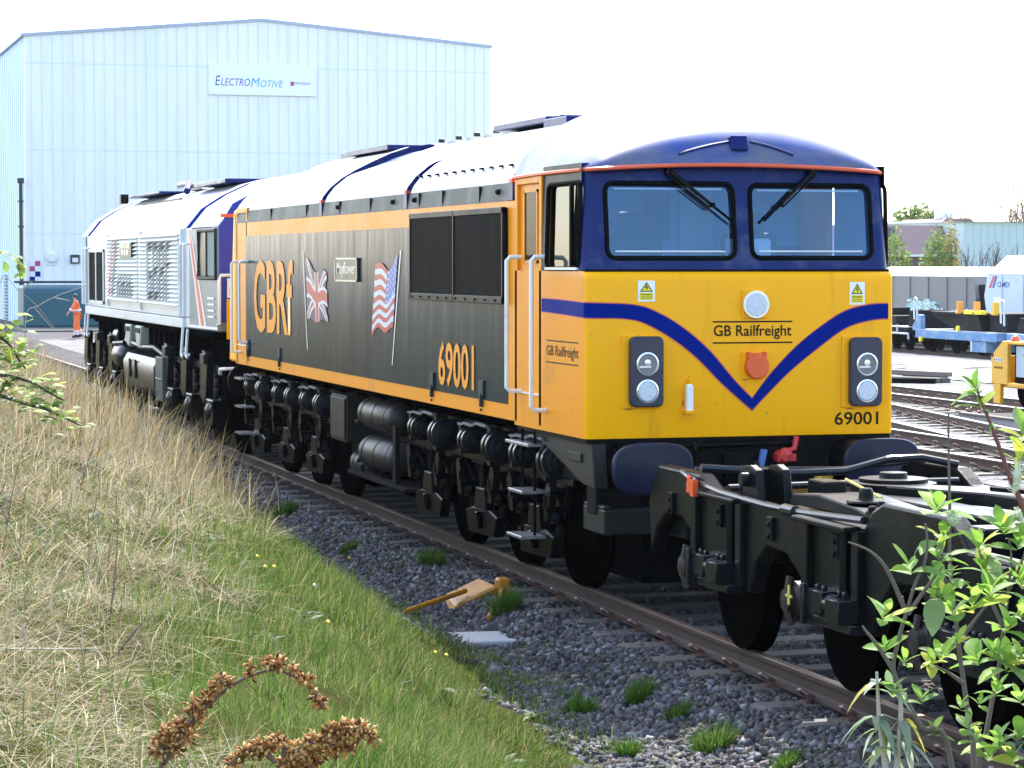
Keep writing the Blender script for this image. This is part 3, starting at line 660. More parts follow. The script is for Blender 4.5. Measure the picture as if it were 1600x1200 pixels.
SBD.text('GBRf', -13.995, 1.90, 2.54, .94, .014, ORANGE, lo, bold=.022)
SBD.text('69001', -4.51, 1.625, 1.275, .43, .014, ORANGE, lo, 'fleet_number', bold=.022)
C2 = Board((XL, 0, 0), (0,-1,0), (0,0,1))
C2.text('GB Railfreight', -1.03, 2.01, .86, .112, .003, BLACK, lo, bold=.006)
mb = MB()
for z in (2.155, 1.975): C2.poly(mb, [(-1.04, z), (-.17, z), (-.17, z+.01), (-1.04, z+.01)], .003)
mb.build('lettering_rule', BLACK, lo, fix=False)
npl = MB(); npl.box(XL-.03, XL-.008, 7.90, 9.0, 2.595, 2.858); no_ = npl.build('nameplate', [BRASSY], lo, bevel=.006)
fr = MB()
for a, b, c, d in ((7.90, 9.0, 2.84, 2.858), (7.90, 9.0, 2.595, 2.613), (7.90, 7.93, 2.595, 2.858), (8.97, 9.0, 2.595, 2.858)): fr.box(XL-.036, XL-.03, a, b, c, d)
fr.build('nameplate_rim', M('dull_brass', (.55,.52,.42), .35, metal=.5), no_)
SBD.text('Mayflower', -8.9, 2.64, .92, .17, .033, M('plate_letter', (.7,.7,.62), .3, metal=.3), no_, bold=.01)
# flags
RD, WHT, BLU = (.42, .028, .014), (.55, .58, .66), (.03, .05, .22)
def wave(s, t, ph): return .035*math.sin(s*9+ph)+.02*math.sin(s*4+t*3)
def ukpos(s, t):   # s from hoist to fly
    y = 10.66-1.14*s-(1-t)*.06; zt_, zb = 2.86-.22*s-.03*math.sin(s*5), 2.11+.02*s
    return (XL-.0135, y, zb+(zt_-zb)*t+wave(s, t, .5)*.8)
def ukcol(s, t):
    x = (s-.5)*2; z = (t-.5)*2
    if abs(z) < .2 or abs(x) < .11: return RD
    if abs(z) < .34 or abs(x) < .2: return WHT
    d1 = abs(z-x); d2 = abs(z+x)
    if s > .93 and d1 > .3 and d2 > .3: return None
    if min(d1, d2) < .07: return RD
    if min(d1, d2) < .2: return WHT
    return (.012, .02, .06)
def uspos(s, t):
    zt_, zb = 2.86-.03*s-.08*math.sin(s*3), 2.10-.03*s
    return (XL-.0135, 6.12+.98*s+(1-t)*(.22-.02*s), zb+(zt_-zb)*t+wave(s, t, 1.5))
def uscol(s, t):
    if s < .46 and t > .46:
        i, j = s/.46*6, (t-.46)/.54*6
        return WHT if (abs(i-int(i)-.5) < .2 and abs(j-int(j)-.5) < .2) else (.05, .10, .42)
    return RD if int(t*13) % 2 == 0 else (WHT if s > .3 else (.5, .55, .8))
cells('british_flag', ukcol, ukpos, 64, 48, PAINTED, lo); cells('american_flag', uscol, uspos, 60, 52, PAINTED, lo)
for a, b in (((10.85, 2.945), (10.6, 1.77)), ((6.0, 2.93), (6.37, 1.75))):
    mb = MB(); d = .016; x = XL-.0145; mb.add([(x, a[0]-d, a[1]), (x, a[0]+d, a[1]), (x, b[0]+d, b[1]), (x, b[0]-d, b[1])], [(0,1,2,3)]); mb.build('painted_flagpole', RAILW, lo, fix=False)
for y, z, s in ((14.4, 1.64, .05), (12.3, 1.60, .05), (4.75, 1.60, .07), (2.98, 1.60, .07)):
    mb = MB(); mb.box(XL-.025, XL-.005, y-s, y+s, z, z+.14); mb.box(XL-.035, XL-.005, y-s*.3, y+s*.3, z-.1, z+.02); mb.ball((XL-.004, y+.05, z-.13), .014); mb.build('door_catch', BANDGREY, lo)
# doors front and rear: recessed leaf, frame, steps
def door(y0, parent, win=True):
    mb = MB(); mb.box(XL+.03, XL+.07, y0+.06, y0+.72, 1.69, 3.50); dl = mb.build('cab_door', ORANGE, parent)
    mb = MB(); mb.prism([(y0+.18, 2.815), (y0+.54, 2.815), (y0+.54, 3.41), (y0+.18, 3.41)], 'x', XL+.022, XL+.03); mb.build('door_window', M_glass('door_glass', (.12,.17,.13), .06, .22), dl)
    mb = MB()
    for a, b, c, d in ((.16, .56, 3.40, 3.425), (.16, .56, 2.80, 2.82), (.16, .185, 2.8, 3.42), (.535, .56, 2.8, 3.42)): mb.box(XL+.012, XL+.03, y0+a, y0+b, c, d)
    mb.build('door_window_frame', ORANGE, dl)
    mb = MB(); mb.box(XL, XL+.1, y0, y0+.07, 1.43, 3.54); mb.box(XL, XL+.1, y0+.71, y0+.78, 1.43, 3.54); mb.box(XL, XL+.1, y0+.07, y0+.71, 3.47, 3.54)
    mb.box(XL+.05, XL+.1, y0+.07, y0+.71, 1.43, 1.69)
    for z in (1.45, 1.53, 1.61): mb.box(XL+.02, XL+.05, y0+.07, y0+.71, z, z+.05)
    mb.build('door_frame', ORANGE, parent, bevel=.006)
    mb = MB(); mb.box(XL-.008, XL+.05, y0+.06, y0+.72, 1.685, 1.70); mb.build('door_sill', RAILW, parent)
door(1.19, lo); door(14.55, lo)
mb = MB(); mb.box(XR-.08, XR-.03, 1.2, 1.97, 1.43, 3.56); dr_ = mb.build('cab_door', ORANGE, lo); mb = MB(); mb.box(XR-.03, XR-.02, 1.38, 1.74, 2.82, 3.41); mb.build('door_window', MATS['door_glass'], dr_)
mb = MB(); mb.box(-.95, -.55, 1.72, 1.895, 2.95, 3.5); mb.box(-.1, .1, 1.80, 1.895, 3.0, 3.4); mb.box(.7, 1.3, 1.75, 1.895, 2.1, 2.95); mb.build('cab_locker', CABDARK, lo, bevel=.01)
for y, z0, z1 in ((1.775, 1.68, 2.87), (1.05, 1.555, 2.87), (14.45, 1.72, 2.84), (15.0, 1.58, 2.84)):
    mb = MB(); x = XL-.13; mb.tube([(XL, y, z1-.02), (x+.03, y, z1-.02), (x, y, z1-.05), (x, y, (z0+z1)/2), (x, y, z0+.05), (x+.03, y, z0+.02), (XL, y, z0+.02)], .02, 8); mb.build('handrail', RAILW, lo, smooth=True)
mb = MB(); mb.prism([(XL, 1.43), (XL+.25, 1.43), (XR-.25, 1.43), (XR, 1.43), (XR, 3.5), (XL, 3.5)], 'y', 15.40, 15.5)
mb.prism([(XL+.05, 1.43), (XR-.05, 1.43), (XR-.12, 3.54), (XL+.12, 3.54)], 'y', 15.5, 16.2); mb.build('rear_cab', YELLOW, lo, bevel=.03)
# --- roof sections
AR = [(1.315, 3.50), (1.28, 3.575), (1.20, 3.675), (1.06, 3.79), (.90, 3.885), (.70, 3.985), (.48, 4.085), (.24, 4.165), (0, 4.20)]
def prof(chop=None, d=0.):
    half = [(a, b-d) for a, b in AR]
    right = [(XC+a, b) for a, b in half]; left = [(XC-a, b) for a, b in reversed(half)]
    if chop:
        xa, za, xb, zb = chop; L_ = [p for p in left if p[0] > xb]; L2 = [p for p in reversed([q for q in left if q[0] < xa])]
        left = L_ and L_ or []
        left2 = [q for q in left if q[0] >= xb]; outer = [(XC-a, b) for a, b in half if XC-a < xa]
        left = left2+[(xb, zb), (xa, za)]+list(reversed(outer))
        left = sorted([p for p in left], key=lambda p: -p[0])
        right = [p for p in right if p[0] > XC]
        if xb < XC: left = [(XC, AR[-1][1])]+left
    else: right = right[:-1]
    return right+left
mats = [ROOF, NAVY]
for y0, y1, chop, nm in ((2.16, 5.72, (-.72, 4.02, .10, 4.16), 'a'), (5.96, 9.76, (-.92, 3.83, .06, 4.16), 'b'), (10.0, 14.0, None, 'c'), (14.0, 15.45, (-.62, 3.98, -.1, 4.10), 'd')):
    mb = MB(); mb.prism([(XC+.9, 3.49), (XC-.9, 3.49)][::-1][:0]+prof(chop), 'y', y0, y1, m=0, mcap=1)
    if nm in 'abc':
        for y in ([3.2, 4.5] if nm == 'a' else [7.6] if nm == 'b' else [11.4, 12.8]): mb.loft([[(x-(.004 if x < XC else -.004), yy, z+.004) for x, z in prof(chop)] for yy in (y, y+.012)], closed=False, m=1)
    rfp = mb.build('roof_panel', mats, lo)
    if nm == 'a':
        b = MB()
        for y in lin(2.4, 5.7, .32): b.box(XC-1.25, XC-1.215, y, y+.05, 3.655, 3.675)
        b.build('roof_hinges', BLACK, rfp)
        b = MB(); b.box(-.42, .5, 3.8, 5.6, 4.12, 4.185); b.box(-.25, .3, 3.9, 4.4, 4.185, 4.205); b.box(-.6, -.45, 2.6, 3.3, 4.03, 4.12); b.build('exhaust_deck', NAVY, rfp, bevel=.01)
    if nm == 'b':
        for y in lin(6.2, 9.4, .75):
            for xx, yy, zz in ((.0, y, 4.18), (.25, y+.3, 4.16)): b = MB(); b.lathe([(0, .04), (.04, .035), (.05, .01)], (xx, yy, zz), n=8); b.build('lifting_eye', BANDGREY, rfp)
    if nm == 'c':
        b = MB(); b.box(-.35, .5, 10.4, 12.6, 4.15, 4.205); b.box(-.2, .4, 12.9, 13.6, 4.15, 4.215); b.build('fan_housing', NAVY, rfp)
mb = MB(); mb.prism(prof(None, .07), 'y', 2.0, 15.4); mb.build('inner_roof', NAVY, lo)
for y in (2.08, 5.84, 9.88): mb = MB(); mb.box(XL-.006, XL+.03, y-.06, y+.06, 3.345, 3.50); mb.box(XL-.01, XL+.03, y-.05, y+.05, 3.50, 3.53, 1); mb.build('roof_joint', [NAVY, ORED], lo)
# --- headstock, buffers, pipes
mb = MB(); mb.box(-1.16, 1.29, .05, .30, .78, 1.41); mb.box(-1.1, 1.25, .3, 1.2, 1.0, 1.38); mb.build('headstock', UNDER, lo, bevel=.015)
for xs_ in (-1.20, 1.22):
    mb = MB(); mb.prism([(1.83, 1.385), (.05, 1.385), (-.02, 1.0), (.30, 1.02)], 'x', xs_, xs_+.12); mb.prism([(.28, 1.19), (.62, 1.19), (.62, 1.27), (.28, 1.27)], 'x', xs_-.02, xs_); mb.build('frame_skirt', TANKG, lo, bevel=.01)
    mb = MB(); mb.box(xs_+.05, xs_+(.55 if xs_ < 0 else .2), -.12, .42, .64, .84); mb.box(xs_+.05, xs_+.12, -.1, .4, .84, .87); mb.build('sand_box', TANKG, lo, bevel=.012)
for bx in (-.905, 1.035):
    pts = []
    for i in range(40):
        q = 2*PI*i/40; c, s = math.cos(q), math.sin(q); pts.append((bx+.335*math.copysign(abs(c)**.62, c), 1.20+.205*math.copysign(abs(s)**.72, s)))
    mb = MB(); mb.prism(pts, 'y', -.60, -.555); bo = mb.build('buffer', M('buffer_face', (.010, .013, .035), .3, spec=.3, var=.3, dirt=(.03,.03,.035), dirt_amt=.3), lo, bevel=.02, seg=2)
    mb = MB(); mb.lathe([(0, .11), (.25, .11), (.25, .16), (.55, .17), (.62, .2)], (bx, -.556, 1.19), (0,1,0), 20); mb.build('buffer_shank', BOGIE, bo, smooth=True)
mb = MB(); mb.box(.0, .13, -.3, .06, 1.09, 1.17); mb.tube([(.065, -.28, 1.2), (.065, -.36, 1.14), (.065, -.36, 1.02), (.065, -.27, .98)], .035, 8); mb.box(-.09, .2, -.02, .05, 1.0, 1.26)
mb.tube([(-.01, -.2, 1.13), (-.06, -.26, 1.0), (-.02, -.27, .86), (.10, -.27, .86), (.15, -.26, 1.0), (.12, -.2, 1.13)], .022, 8); mb.build('coupling_hook', BOGIE, lo, smooth=True, angle=40)
mb = MB(); mb.box(.17, .215, -.12, -.08, 1.08, 1.30, rot=Matrix.Rotation(R(12), 3, 'Y')); mb.build('coupling_handle', M('faded_blue', (.08,.16,.42), .45), lo)
mb = MB(); mb.lathe([(0, .055), (.1, .055), (.14, .03)], (.38, -.02, 1.23), (0,-1,0), 12); mb.tube([(.40, -.10, 1.16), (.40, -.10, 1.28), (.48, -.1, 1.30), (.50, -.1, 1.40)], .025, 8); mb.box(.32, .48, -.14, -.06, 1.20, 1.26); mb.ball((.40, -.1, 1.25), .06); mb.build('brake_cock', RED, lo, smooth=True, angle=40)
mb = MB(); mb.tube([(.40, -.10, 1.18), (.41, -.16, 1.0), (.43, -.2, .82), (.5, -.22, .7)], .03, 8); mb.tube([(.76, -.1, 1.06), (.74, -.18, .92), (.68, -.22, .76)], .028, 8); mb.build('brake_hose', RUBBER, lo, smooth=True)
mb = MB(); mb.ball((.765, -.09, 1.08), .06); mb.ball((.70, -.09, 1.05), .04); mb.box(.72, .86, -.13, -.05, 1.09, 1.115); mb.lathe([(0, .04), (.1, .04)], (.765, .02, 1.08), (0,-1,0), 10); mb.build('air_cock', M('pipe_yellow', (.75,.48,.02), .45), lo, smooth=True, angle=40)
mb = MB(); mb.tube([(-.36, -.02, 1.36), (-.36, -.06, 1.3), (-.36, -.05, 1.22)], .018, 8); mb.tube([(-1.0, .04, 1.33), (-.3, .02, 1.33), (.6, .02, 1.34)], .02, 8); mb.build('headstock_pipe', BOGIE, lo)
# --- bogies
def stepped(mb, x, y, z, d=-1, r=.155):
    mb.lathe([(0, r), (.06, r), (.062, r*.80), (.12, r*.80), (.122, r*.98), (.17, r*.98), (.175, r*.70), (.23, r*.70), (.235, r*.42), (.28, r*.40), (.285, r*.15), (.31, r*.15)], (x, y, z), (0, d, 0), 22)
def wheelset(y, parent, r=.55, name='wheelset'):
    mb = MB()
    for sx in (-1, 1):
        x = XC+sx*.7525; mb.lathe([(-.075*1, r*.25), (-.075, r*.62), (-.04, r*.84), (-.068, r*.87), (-.068, r*.985), (.04, r), (.045, r+.028), (.068, r+.026), (.068, r*.5)], (x, y, r), (-sx*1, 0, 0), 40)
    mb.cyl((XC-.72, y, r), (XC+.72, y, r), .085, 12); return mb.build(name, WHEEL, parent, smooth=True, angle=40)
AX = (1.75, 3.47, 5.40)
fb = MB()
for sx in (-1, 1):
    x = XC+sx*1.06; fb.box(x-.07, x+.07, .95, 6.3, .93, 1.06)
    for y in AX: fb.prism([(y-.52, .93), (y-.36, .62), (y-.28, .62), (y-.28, .93)], 'x', x-.06, x+.06); fb.prism([(y+.28, .93), (y+.28, .62), (y+.36, .62), (y+.52, .93)], 'x', x-.06, x+.06)
for y in (1.0, 2.6, 4.45, 6.2): fb.box(XC-1.0, XC+1.0, y-.1, y+.1, .72, 1.0)
fb.box(-1.0, 1.1, .9, 6.4, 1.2, 1.3)
bog = fb.build('bogie', BOGIE, lo, bevel=.012)
for y in AX:
    wheelset(y, bog)
    for sx in (-1, 1):
        x = XC+sx*1.17
        mb = MB(); mb.prism([(y-.53, .485), (y-.44, .30), (y+.42, .275), (y+.53, .475), (y+.3, .52), (y-.3, .53)], 'x', x-.05, x+.05); mb.box(x-.09, x-.05, y-.05, y+.02, .34, .47); mb.box(x-.10, x-.05, y-.03, y+.03, .40, .50); mb.prism([(y-.2, .52), (y+.2, .52), (y+.14, .72), (y-.14, .72)], 'x', x-.06, x+.04)
        mb.build('axlebox', BOGIE, bog, bevel=.01)
        for q, d in ((-.48, -1), (.53, 1)):
            mb = MB()
            for r_, w_ in ((1, 0),):
                yy = y+q; tl = -.18*d; lk = [(yy-.055+tl*0, .62), (yy+.055, .62), (yy+.075-tl*.4, .90), (yy+.03-tl*.4, .955), (yy-.03-tl*.4, .955), (yy-.075-tl*.4, .90)]; mb.prism(lk, 'x', x-.105, x-.06); mb.prism(lk, 'x', x+.05, x+.09); mb.cyl((x-.1, yy-tl*.4, .88), (x+.09, yy-tl*.4, .88), .035, 10); mb.box(x-.118, x-.10, yy-.02, yy+.02, .72, .84)
                mb.box(x-.05, x+.05, yy-.05, yy+.05, .60, .68); mb.box(x-.12, x+.10, yy-.08, yy-.04, .70, .75); mb.ball((x+sx*.02, yy-.06, .66), .06); mb.cyl((x, yy-.1, .5), (x, yy-.1, .6), .035, 10)
                mb.tube([(x-.02, yy+.06, .92), (x+.04, yy+.02, .80), (x+.07, yy, .66)], .03, 6)
            mb.build('swing_link', BOGIE, bog, smooth=True, angle=40)
        mb = MB(); stepped(mb, x-sx*.0, y-.36, 1.13, -1); mb.box(x-.06, x+.06, y-.35, y-.25, .95, 1.3)
        SPB = M('spring_black', (.009,.009,.012), .3, spec=.25, var=.35, scale=9); mb.build('spring_unit', SPB, bog, smooth=True, angle=35)
        mb = MB(); stepped(mb, x, y+.55, 1.13, -1, .13); mb.box(x-.09, x+.09, y+.56, y+.62, 1.0, 1.28); mb.build('spring_unit', SPB, bog, smooth=True, angle=35)
        mb = MB(); mb.tube([(x-.12, y-.45, 1.315), (x-.12, y-.1, 1.325), (x-.10, y+.1, 1.29), (x-.12, y+.35, 1.30)], .016, 6); mb.box(x-.15, x-.02, y+.28, y+.46, 1.285, 1.3); mb.build('bogie_pipe', M('pipe_pale', (.16,.165,.18), .35, var=.2), bog, smooth=True, angle=40)
b2 = copy_tree(bog, lo); b2.location.y += 9.08
# --- equipment slung between the bogies
mb = MB(); mb.box(XL+.08, -.6, 8.92, 9.72, .77, 1.30); mb.box(XL+.06, XL+.08, 8.95, 9.69, .8, 1.27); mb.build('equipment_box', TANKG, lo, bevel=.012)
def tank(y0, y1, z, r, x=-.95):
    mb = MB(); mb.lathe([(0, .02), (.02, r*.55), (.07, r*.85), (.14, r), ((y1-y0)-.14, r), ((y1-y0)-.07, r*.85), ((y1-y0)-.02, r*.55), ((y1-y0), .02)], (x, y0, z), (0,1,0), 28)
    for y in (y0+.3, (y0+y1)/2, y1-.3): mb.lathe([(0, r+.006), (.03, r+.006)], (x, y, z), (0,1,0), 28)
    mb.ball((x-r*.9, y1-.1, z-.1), .03); return mb.build('air_tank', TANKG, lo, smooth=True, angle=35)
tank(6.85, 8.50, 1.14, .175, -1.02); tank(6.75, 8.42, .72, .185, -1.02); tank(8.30, 9.3, .53, .15, -.95)
mb = MB(); mb.box(XL+.0, -.7, 5.9, 8.5, .47, .50); mb.box(XL+.05, XL+.10, 6.5, 6.62, .5, 1.1); mb.box(-.9, .9, 6.6, 9.9, .55, 1.4)
for y in (6.6, 7.3, 8.2): mb.cyl((XL+.1, y, .5), (XL+.1, y, .58), .02, 8)
mb.build('tank_tray', UNDER, lo)
for z, a, b, x in ((1.255, 1.42, 2.1, XL-.05), (.855, 1.42, 1.84, XL-.10), (.475, 1.38, 1.82, XL-.12)): mb = MB(); mb.box(x, x+.22, a, b, z-.015, z+.012); ss = mb.build('footstep', STEEL, lo, bevel=.004)
mb = MB()
for y in (1.44, 1.80): mb.tube([(XL+.02, y, 1.38), (XL+.02, y, .47)], .014, 6)
mb.build('footstep_hanger', BOGIE, ss)
for z in (.5, .86, 1.24): mb = MB(); mb.box(XL-.06, XL+.14, 14.75, 15.2, z-.012, z+.012); mb.build('footstep', STEEL, lo)
# ------------------------------------------------------------------ dark mass under the orange locomotive
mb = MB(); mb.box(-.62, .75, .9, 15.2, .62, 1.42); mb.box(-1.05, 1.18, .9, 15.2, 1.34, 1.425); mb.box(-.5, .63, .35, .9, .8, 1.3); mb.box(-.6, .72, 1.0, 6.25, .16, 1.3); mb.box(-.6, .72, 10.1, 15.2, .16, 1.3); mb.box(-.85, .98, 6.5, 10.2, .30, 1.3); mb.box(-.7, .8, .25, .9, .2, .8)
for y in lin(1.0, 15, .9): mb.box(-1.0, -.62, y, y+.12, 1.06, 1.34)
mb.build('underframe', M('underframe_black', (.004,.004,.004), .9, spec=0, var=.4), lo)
# ------------------------------------------------------------------ grey locomotive behind
S2 = -1.25; S2R = 1.38
SILV = M('silver_grey_paint', (.66, .68, .69), .34, var=.06, coat=.15, dirt=(.45,.45,.44), dirt_amt=.25, dirt_scale=1.2)
CABGR = M('cab_grey_paint', (.20, .22, .24), .35, var=.08, dirt=(.34,.34,.34), dirt_amt=.2)
DBLUE = M('deep_blue_paint', (.012, .045, .36), .35, spec=.3, var=.1)
G6 = thing('diesel_locomotive', (XC, 26, 0), 'silver grey louvred diesel locomotive with blue cab front coupled behind the orange one', 'locomotive', 'locomotives coupled on the near track')
mb = MB(); mb.prism([(S2, 1.96), (S2R, 1.96), (S2R, 3.33), (S2, 3.33)], 'y', 19.9, 31.6); mb.prism([(S2-.03, 1.80), (S2R+.03, 1.80), (S2R+.03, 1.95), (S2-.03, 1.95)], 'y', 19.9, 32.0); mb.build('body_side', SILV, G6, bevel=.01)
mb = MB()
for (a, b) in ((20.05, 24.30), (24.42, 28.5)): mb.box(S2-.02, S2, a, b, 2.08, 3.31)
for y in (24.36, 20.0, 28.56): mb.box(S2-.05, S2, y-.045, y+.045, 2.0, 3.32)
lp = mb.build('louvre_panel', SILV, G6)
mb = MB(); NSL = 17
for i in range(NSL):
    z = 2.15+i*.068
    for (a, b) in ((20.1, 24.28), (24.46, 28.48)): mb.prism([(S2-.02, z+.05), (S2-.085, z), (S2-.085, z-.012), (S2-.02, z+.02)], 'y', a, b)
mb.build('louvre_slats', M('slat_white', (.84,.86,.86), .4, var=.05), lp)
def slatmarks(name, rects, mat):
    mb = MB()
    for y0, y1, z0, z1 in rects:
        for i in range(NSL):
            z = 2.15+i*.068
            if z0 <= z+.02 <= z1: q = Vector((-.05, 0, .065)).normalized()*.003; mb.add([(S2-.086+q.x, y0, z+.002), (S2-.086+q.x, y1, z+.002), (S2-.04+q.x, y1, z+.036), (S2-.04+q.x, y0, z+.036)], [(0,1,2,3)]); mb.add([(S2-.0875, y0, z-.012), (S2-.0875, y1, z-.012), (S2-.0875, y1, z+.001), (S2-.0875, y0, z+.001)], [(0,1,2,3)])
    mb.build(name, mat, lp, fix=False)
DG = M('slat_dark_grey', (.075,.075,.075), .6, spec=.1)
g1, g2 = 2.2, 3.15; let = []
def L_(y, w, segs):
    for a, b, c, d in segs: let.append((y-w*b, y-w*a, g1+(g2-g1)*c, g1+(g2-g1)*d))
L_(23.3, .55, [(0,.3,0,1), (.3,1,.86,1), (.3,1,0,.14), (.7,1,0,.45), (.45,1,.36,.48)])
L_(22.62, .55, [(0,.3,0,1), (.3,.85,.86,1), (.3,.85,0,.14), (.3,.85,.43,.57), (.75,1,.06,.44), (.75,1,.56,.94)])
L_(21.94, .55, [(0,.3,0,1), (.3,.85,.86,1), (.3,.85,.43,.57), (.72,1,.56,.94), (.72,1,0,.43)])
L_(21.28, .4, [(.1,.45,0,1), (.45,1,.86,1), (0,.9,.55,.68)])
for q_ in (slice(0, 5), slice(5, 11), slice(11, 16), slice(16, 19)): slatmarks('slat_letter', let[q_], DG)
slatmarks('slat_bar', [(27.45+.5*(1-i/9)-.0, 27.7+.5*(1-i/9), 2.2+i*.1, 2.31+i*.1) for i in range(10)], REDLINE)
slatmarks('slat_bar', [(27.0+.5*(1-i/9), 27.2+.5*(1-i/9), 2.2+i*.1, 2.31+i*.1) for i in range(10)], DG)
slatmarks('slat_small_lettering', [(26.8-q*.34, 27.0-q*.34, 2.22, 2.40 if q % 2 else 2.5) for q in range(6)]+[(26.7-q*.37, 26.85-q*.37, 2.42, 2.64) for q in range(5)], DG)
mb = MB(); mb.box(S2-.11, S2-.07, 24.95, 26.4, 2.90, 3.16); nn = mb.build('nameplate', BRASSY, G6, bevel=.008)
mb = MB()
for i in range(2):
    for j in range(4-i): mb.box(S2-.115, S2-.11, 25.15+j*.3+i*.15, 25.33+j*.3+i*.15, 2.95+.11*(1-i), 3.03+.11*(1-i))
mb.build('nameplate_letters', M('plate_letter', (.7,.7,.62)), nn)
mb = MB(); mb.box(S2-.012, S2, 29.3, 31.45, 2.07, 3.02); eg = mb.build('engine_grille', RUBBER, G6)
mb = MB(); mb.box(S2-.03, S2-.012, 30.34, 30.42, 2.05, 3.03)
for a, b, c, d in ((29.24, 31.5, 2.02, 2.08), (29.24, 31.5, 3.01, 3.06), (29.24, 29.31, 2.02, 3.06), (31.44, 31.5, 2.02, 3.06)): mb.box(S2-.03, S2-.012, a, b, c, d)
mb.build('grille_frame', SILV, eg)
# tapered cab at each end
for y0, y1, nm in ((19.45, 17.4, 'f'), (32.0, 34.2, 'r')):
    d = 1 if y1 > y0 else -1
    mb = MB(); tp_ = .09 if nm == 'f' else .36; A_ = [(S2, y0), (S2R, y0), (S2R-tp_, y1), (S2+tp_, y1)]
    mb.prism(A_, 'z', 1.80, 3.33); cs = mb.build('cab', [CABGR], G6, bevel=.02)
    def cp(y, z, h=0.): t = (y-y0)/(y1-y0); return (S2+tp_*t-h, y, z)
    mb = MB(); ys2 = sorted((y0+d*.75, y0+d*1.95)); q = [cp(ys2[0], 2.6, .006), cp(ys2[1], 2.6, .006), cp(ys2[1], 3.26, .006), cp(ys2[0], 3.26, .006)]; mb.add(q, [(0,1,2,3)])
    sw_ = mb.build('side_window', M('dark_window', (.015,.018,.018), .25, spec=.25), cs, fix=False)
    mb = MB(); mb.tube([cp(ys2[0], 2.58, .01), cp(ys2[1], 2.58, .01), cp(ys2[1], 3.28, .01), cp(ys2[0], 3.28, .01)], .035, 6, closed=True); mb.tube([cp((ys2[0]+ys2[1])/2, 2.6, .012), cp((ys2[0]+ys2[1])/2, 3.26, .012)], .025, 6); mb.build('window_frame', BANDGREY, sw_)
    if nm == 'f':
        mb = MB(); mb.add([cp(18.15, 2.62, .012), cp(17.62, 2.62, .012), cp(17.62, 3.25, .012), cp(18.15, 3.25, .012)], [(0,1,2,3)]); mb.build('window_blind', M('blind_pale', (.25,.31,.27), .8), sw_, fix=False)
    for h, w0, mt in ((.004, .20, WHITE), (.006, .10, REDLINE)):
        mb = MB(); t0, t1 = y0+d*.12, y0+d*1.0
        mb.add([cp(t0-w0*.6, 3.2, h), cp(t0+w0*.6, 3.2, h), cp(t1+w0*1.2, 1.86, h), cp(t1-w0*1.2, 1.86, h)], [(0,1,2,3)]); mb.build('cab_stripe', mt, cs, fix=False)
    mb = MB(); mb.add([cp(y0+d*.06, 1.83, .014), cp(y1, 1.83, .014), cp(y1, 1.87, .014), cp(y0+d*.06, 1.87, .014)], [(0,1,2,3)])
    for i in range(4): mb.add([cp(y0+d*1.35, 2.0+i*.09, .012), cp(y0+d*1.8, 2.0+i*.09, .012), cp(y0+d*1.8, 2.03+i*.09, .012), cp(y0+d*1.35, 2.03+i*.09, .012)], [(0,1,2,3)])
    mb.build('sill_line', WHITE, cs, fix=False)
    mb = MB(); mb.box(S2+.02, S2R-.02, min(y0, y0-d*.45), max(y0, y0-d*.45), 1.82, 3.33); cd_ = mb.build('cab_door', SILV, G6)
    for yy in (y0-d*.02, y0-d*.46):
        mb = MB(); mb.tube([(S2, yy, 3.1), (S2-.08, yy, 3.08), (S2-.08, yy, 2.0), (S2, yy, 1.98)], .022, 6); mb.build('handrail', RAILW, G6)
        mb = MB(); mb.tube([(S2-.02, yy, 1.80), (S2-.05, yy, 1.4), (S2-.05, yy-.12, 1.36), (S2-.05, yy-.25, 1.42)], .024, 6); mb.build('step_rail', RAILW, G6)
mb = MB(); F6 = Board((0, 17.4, 0), (1,0,0), (0,0,1))
mb.prism([(S2+.10, 1.95), (S2R-.10, 1.95), (S2R-.10, 3.33), (S2R-.3, 3.66), (S2R-.9, 3.98), (S2+.9, 3.98), (S2+.3, 3.66), (S2+.10, 3.33)], 'y', 17.36, 17.398); mb.build('cab_front', DBLUE, G6, bevel=.015)
mb = MB(); mb.box(S2+.2, S2R-.2, 17.30, 17.36, 1.42, 2.28, 0); mb.build('front_panel', YELLOW, G6)
mb = MB(); mb.box(S2+.12, S2R-.12, 17.345, 17.36, 3.46, 3.51); mb.build('front_line', REDLINE, G6)
for cx in (-.52, .65):
    mb = MB(); mb.prism(rrect(cx, 2.88, .42, .36, .12), 'y', 17.345, 17.359); mb.build('windscreen', M('dark_window', (.015,.018,.018)), G6)
F7 = Board((0, 17.298, 0), (1,0,0), (0,0,1)); warning_sign(-1.04, -.78, 2.30, 2.58, Board((0, 17.358, 0), (1,0,0), (0,0,1)), G6, .004)
mb = MB(); mb.tube([(-1.18, 17.34, 1.9), (-1.18, 17.22, 1.92), (-1.18, 17.2, 2.55), (-1.16, 17.2, 2.62), (-.8, 17.2, 2.63)], .025, 8); mb.build('front_handrail', RAILW, G6, smooth=True)
mb = MB(); mb.tube([(-1.15, 17.3, 1.2), (-1.2, 17.1, 1.22), (-1.2, 17.05, 1.28), (-1.15, 16.9, 1.29), (-.8, 16.9, 1.29)], .025, 8); mb.build('step_handrail', RAILW, G6)
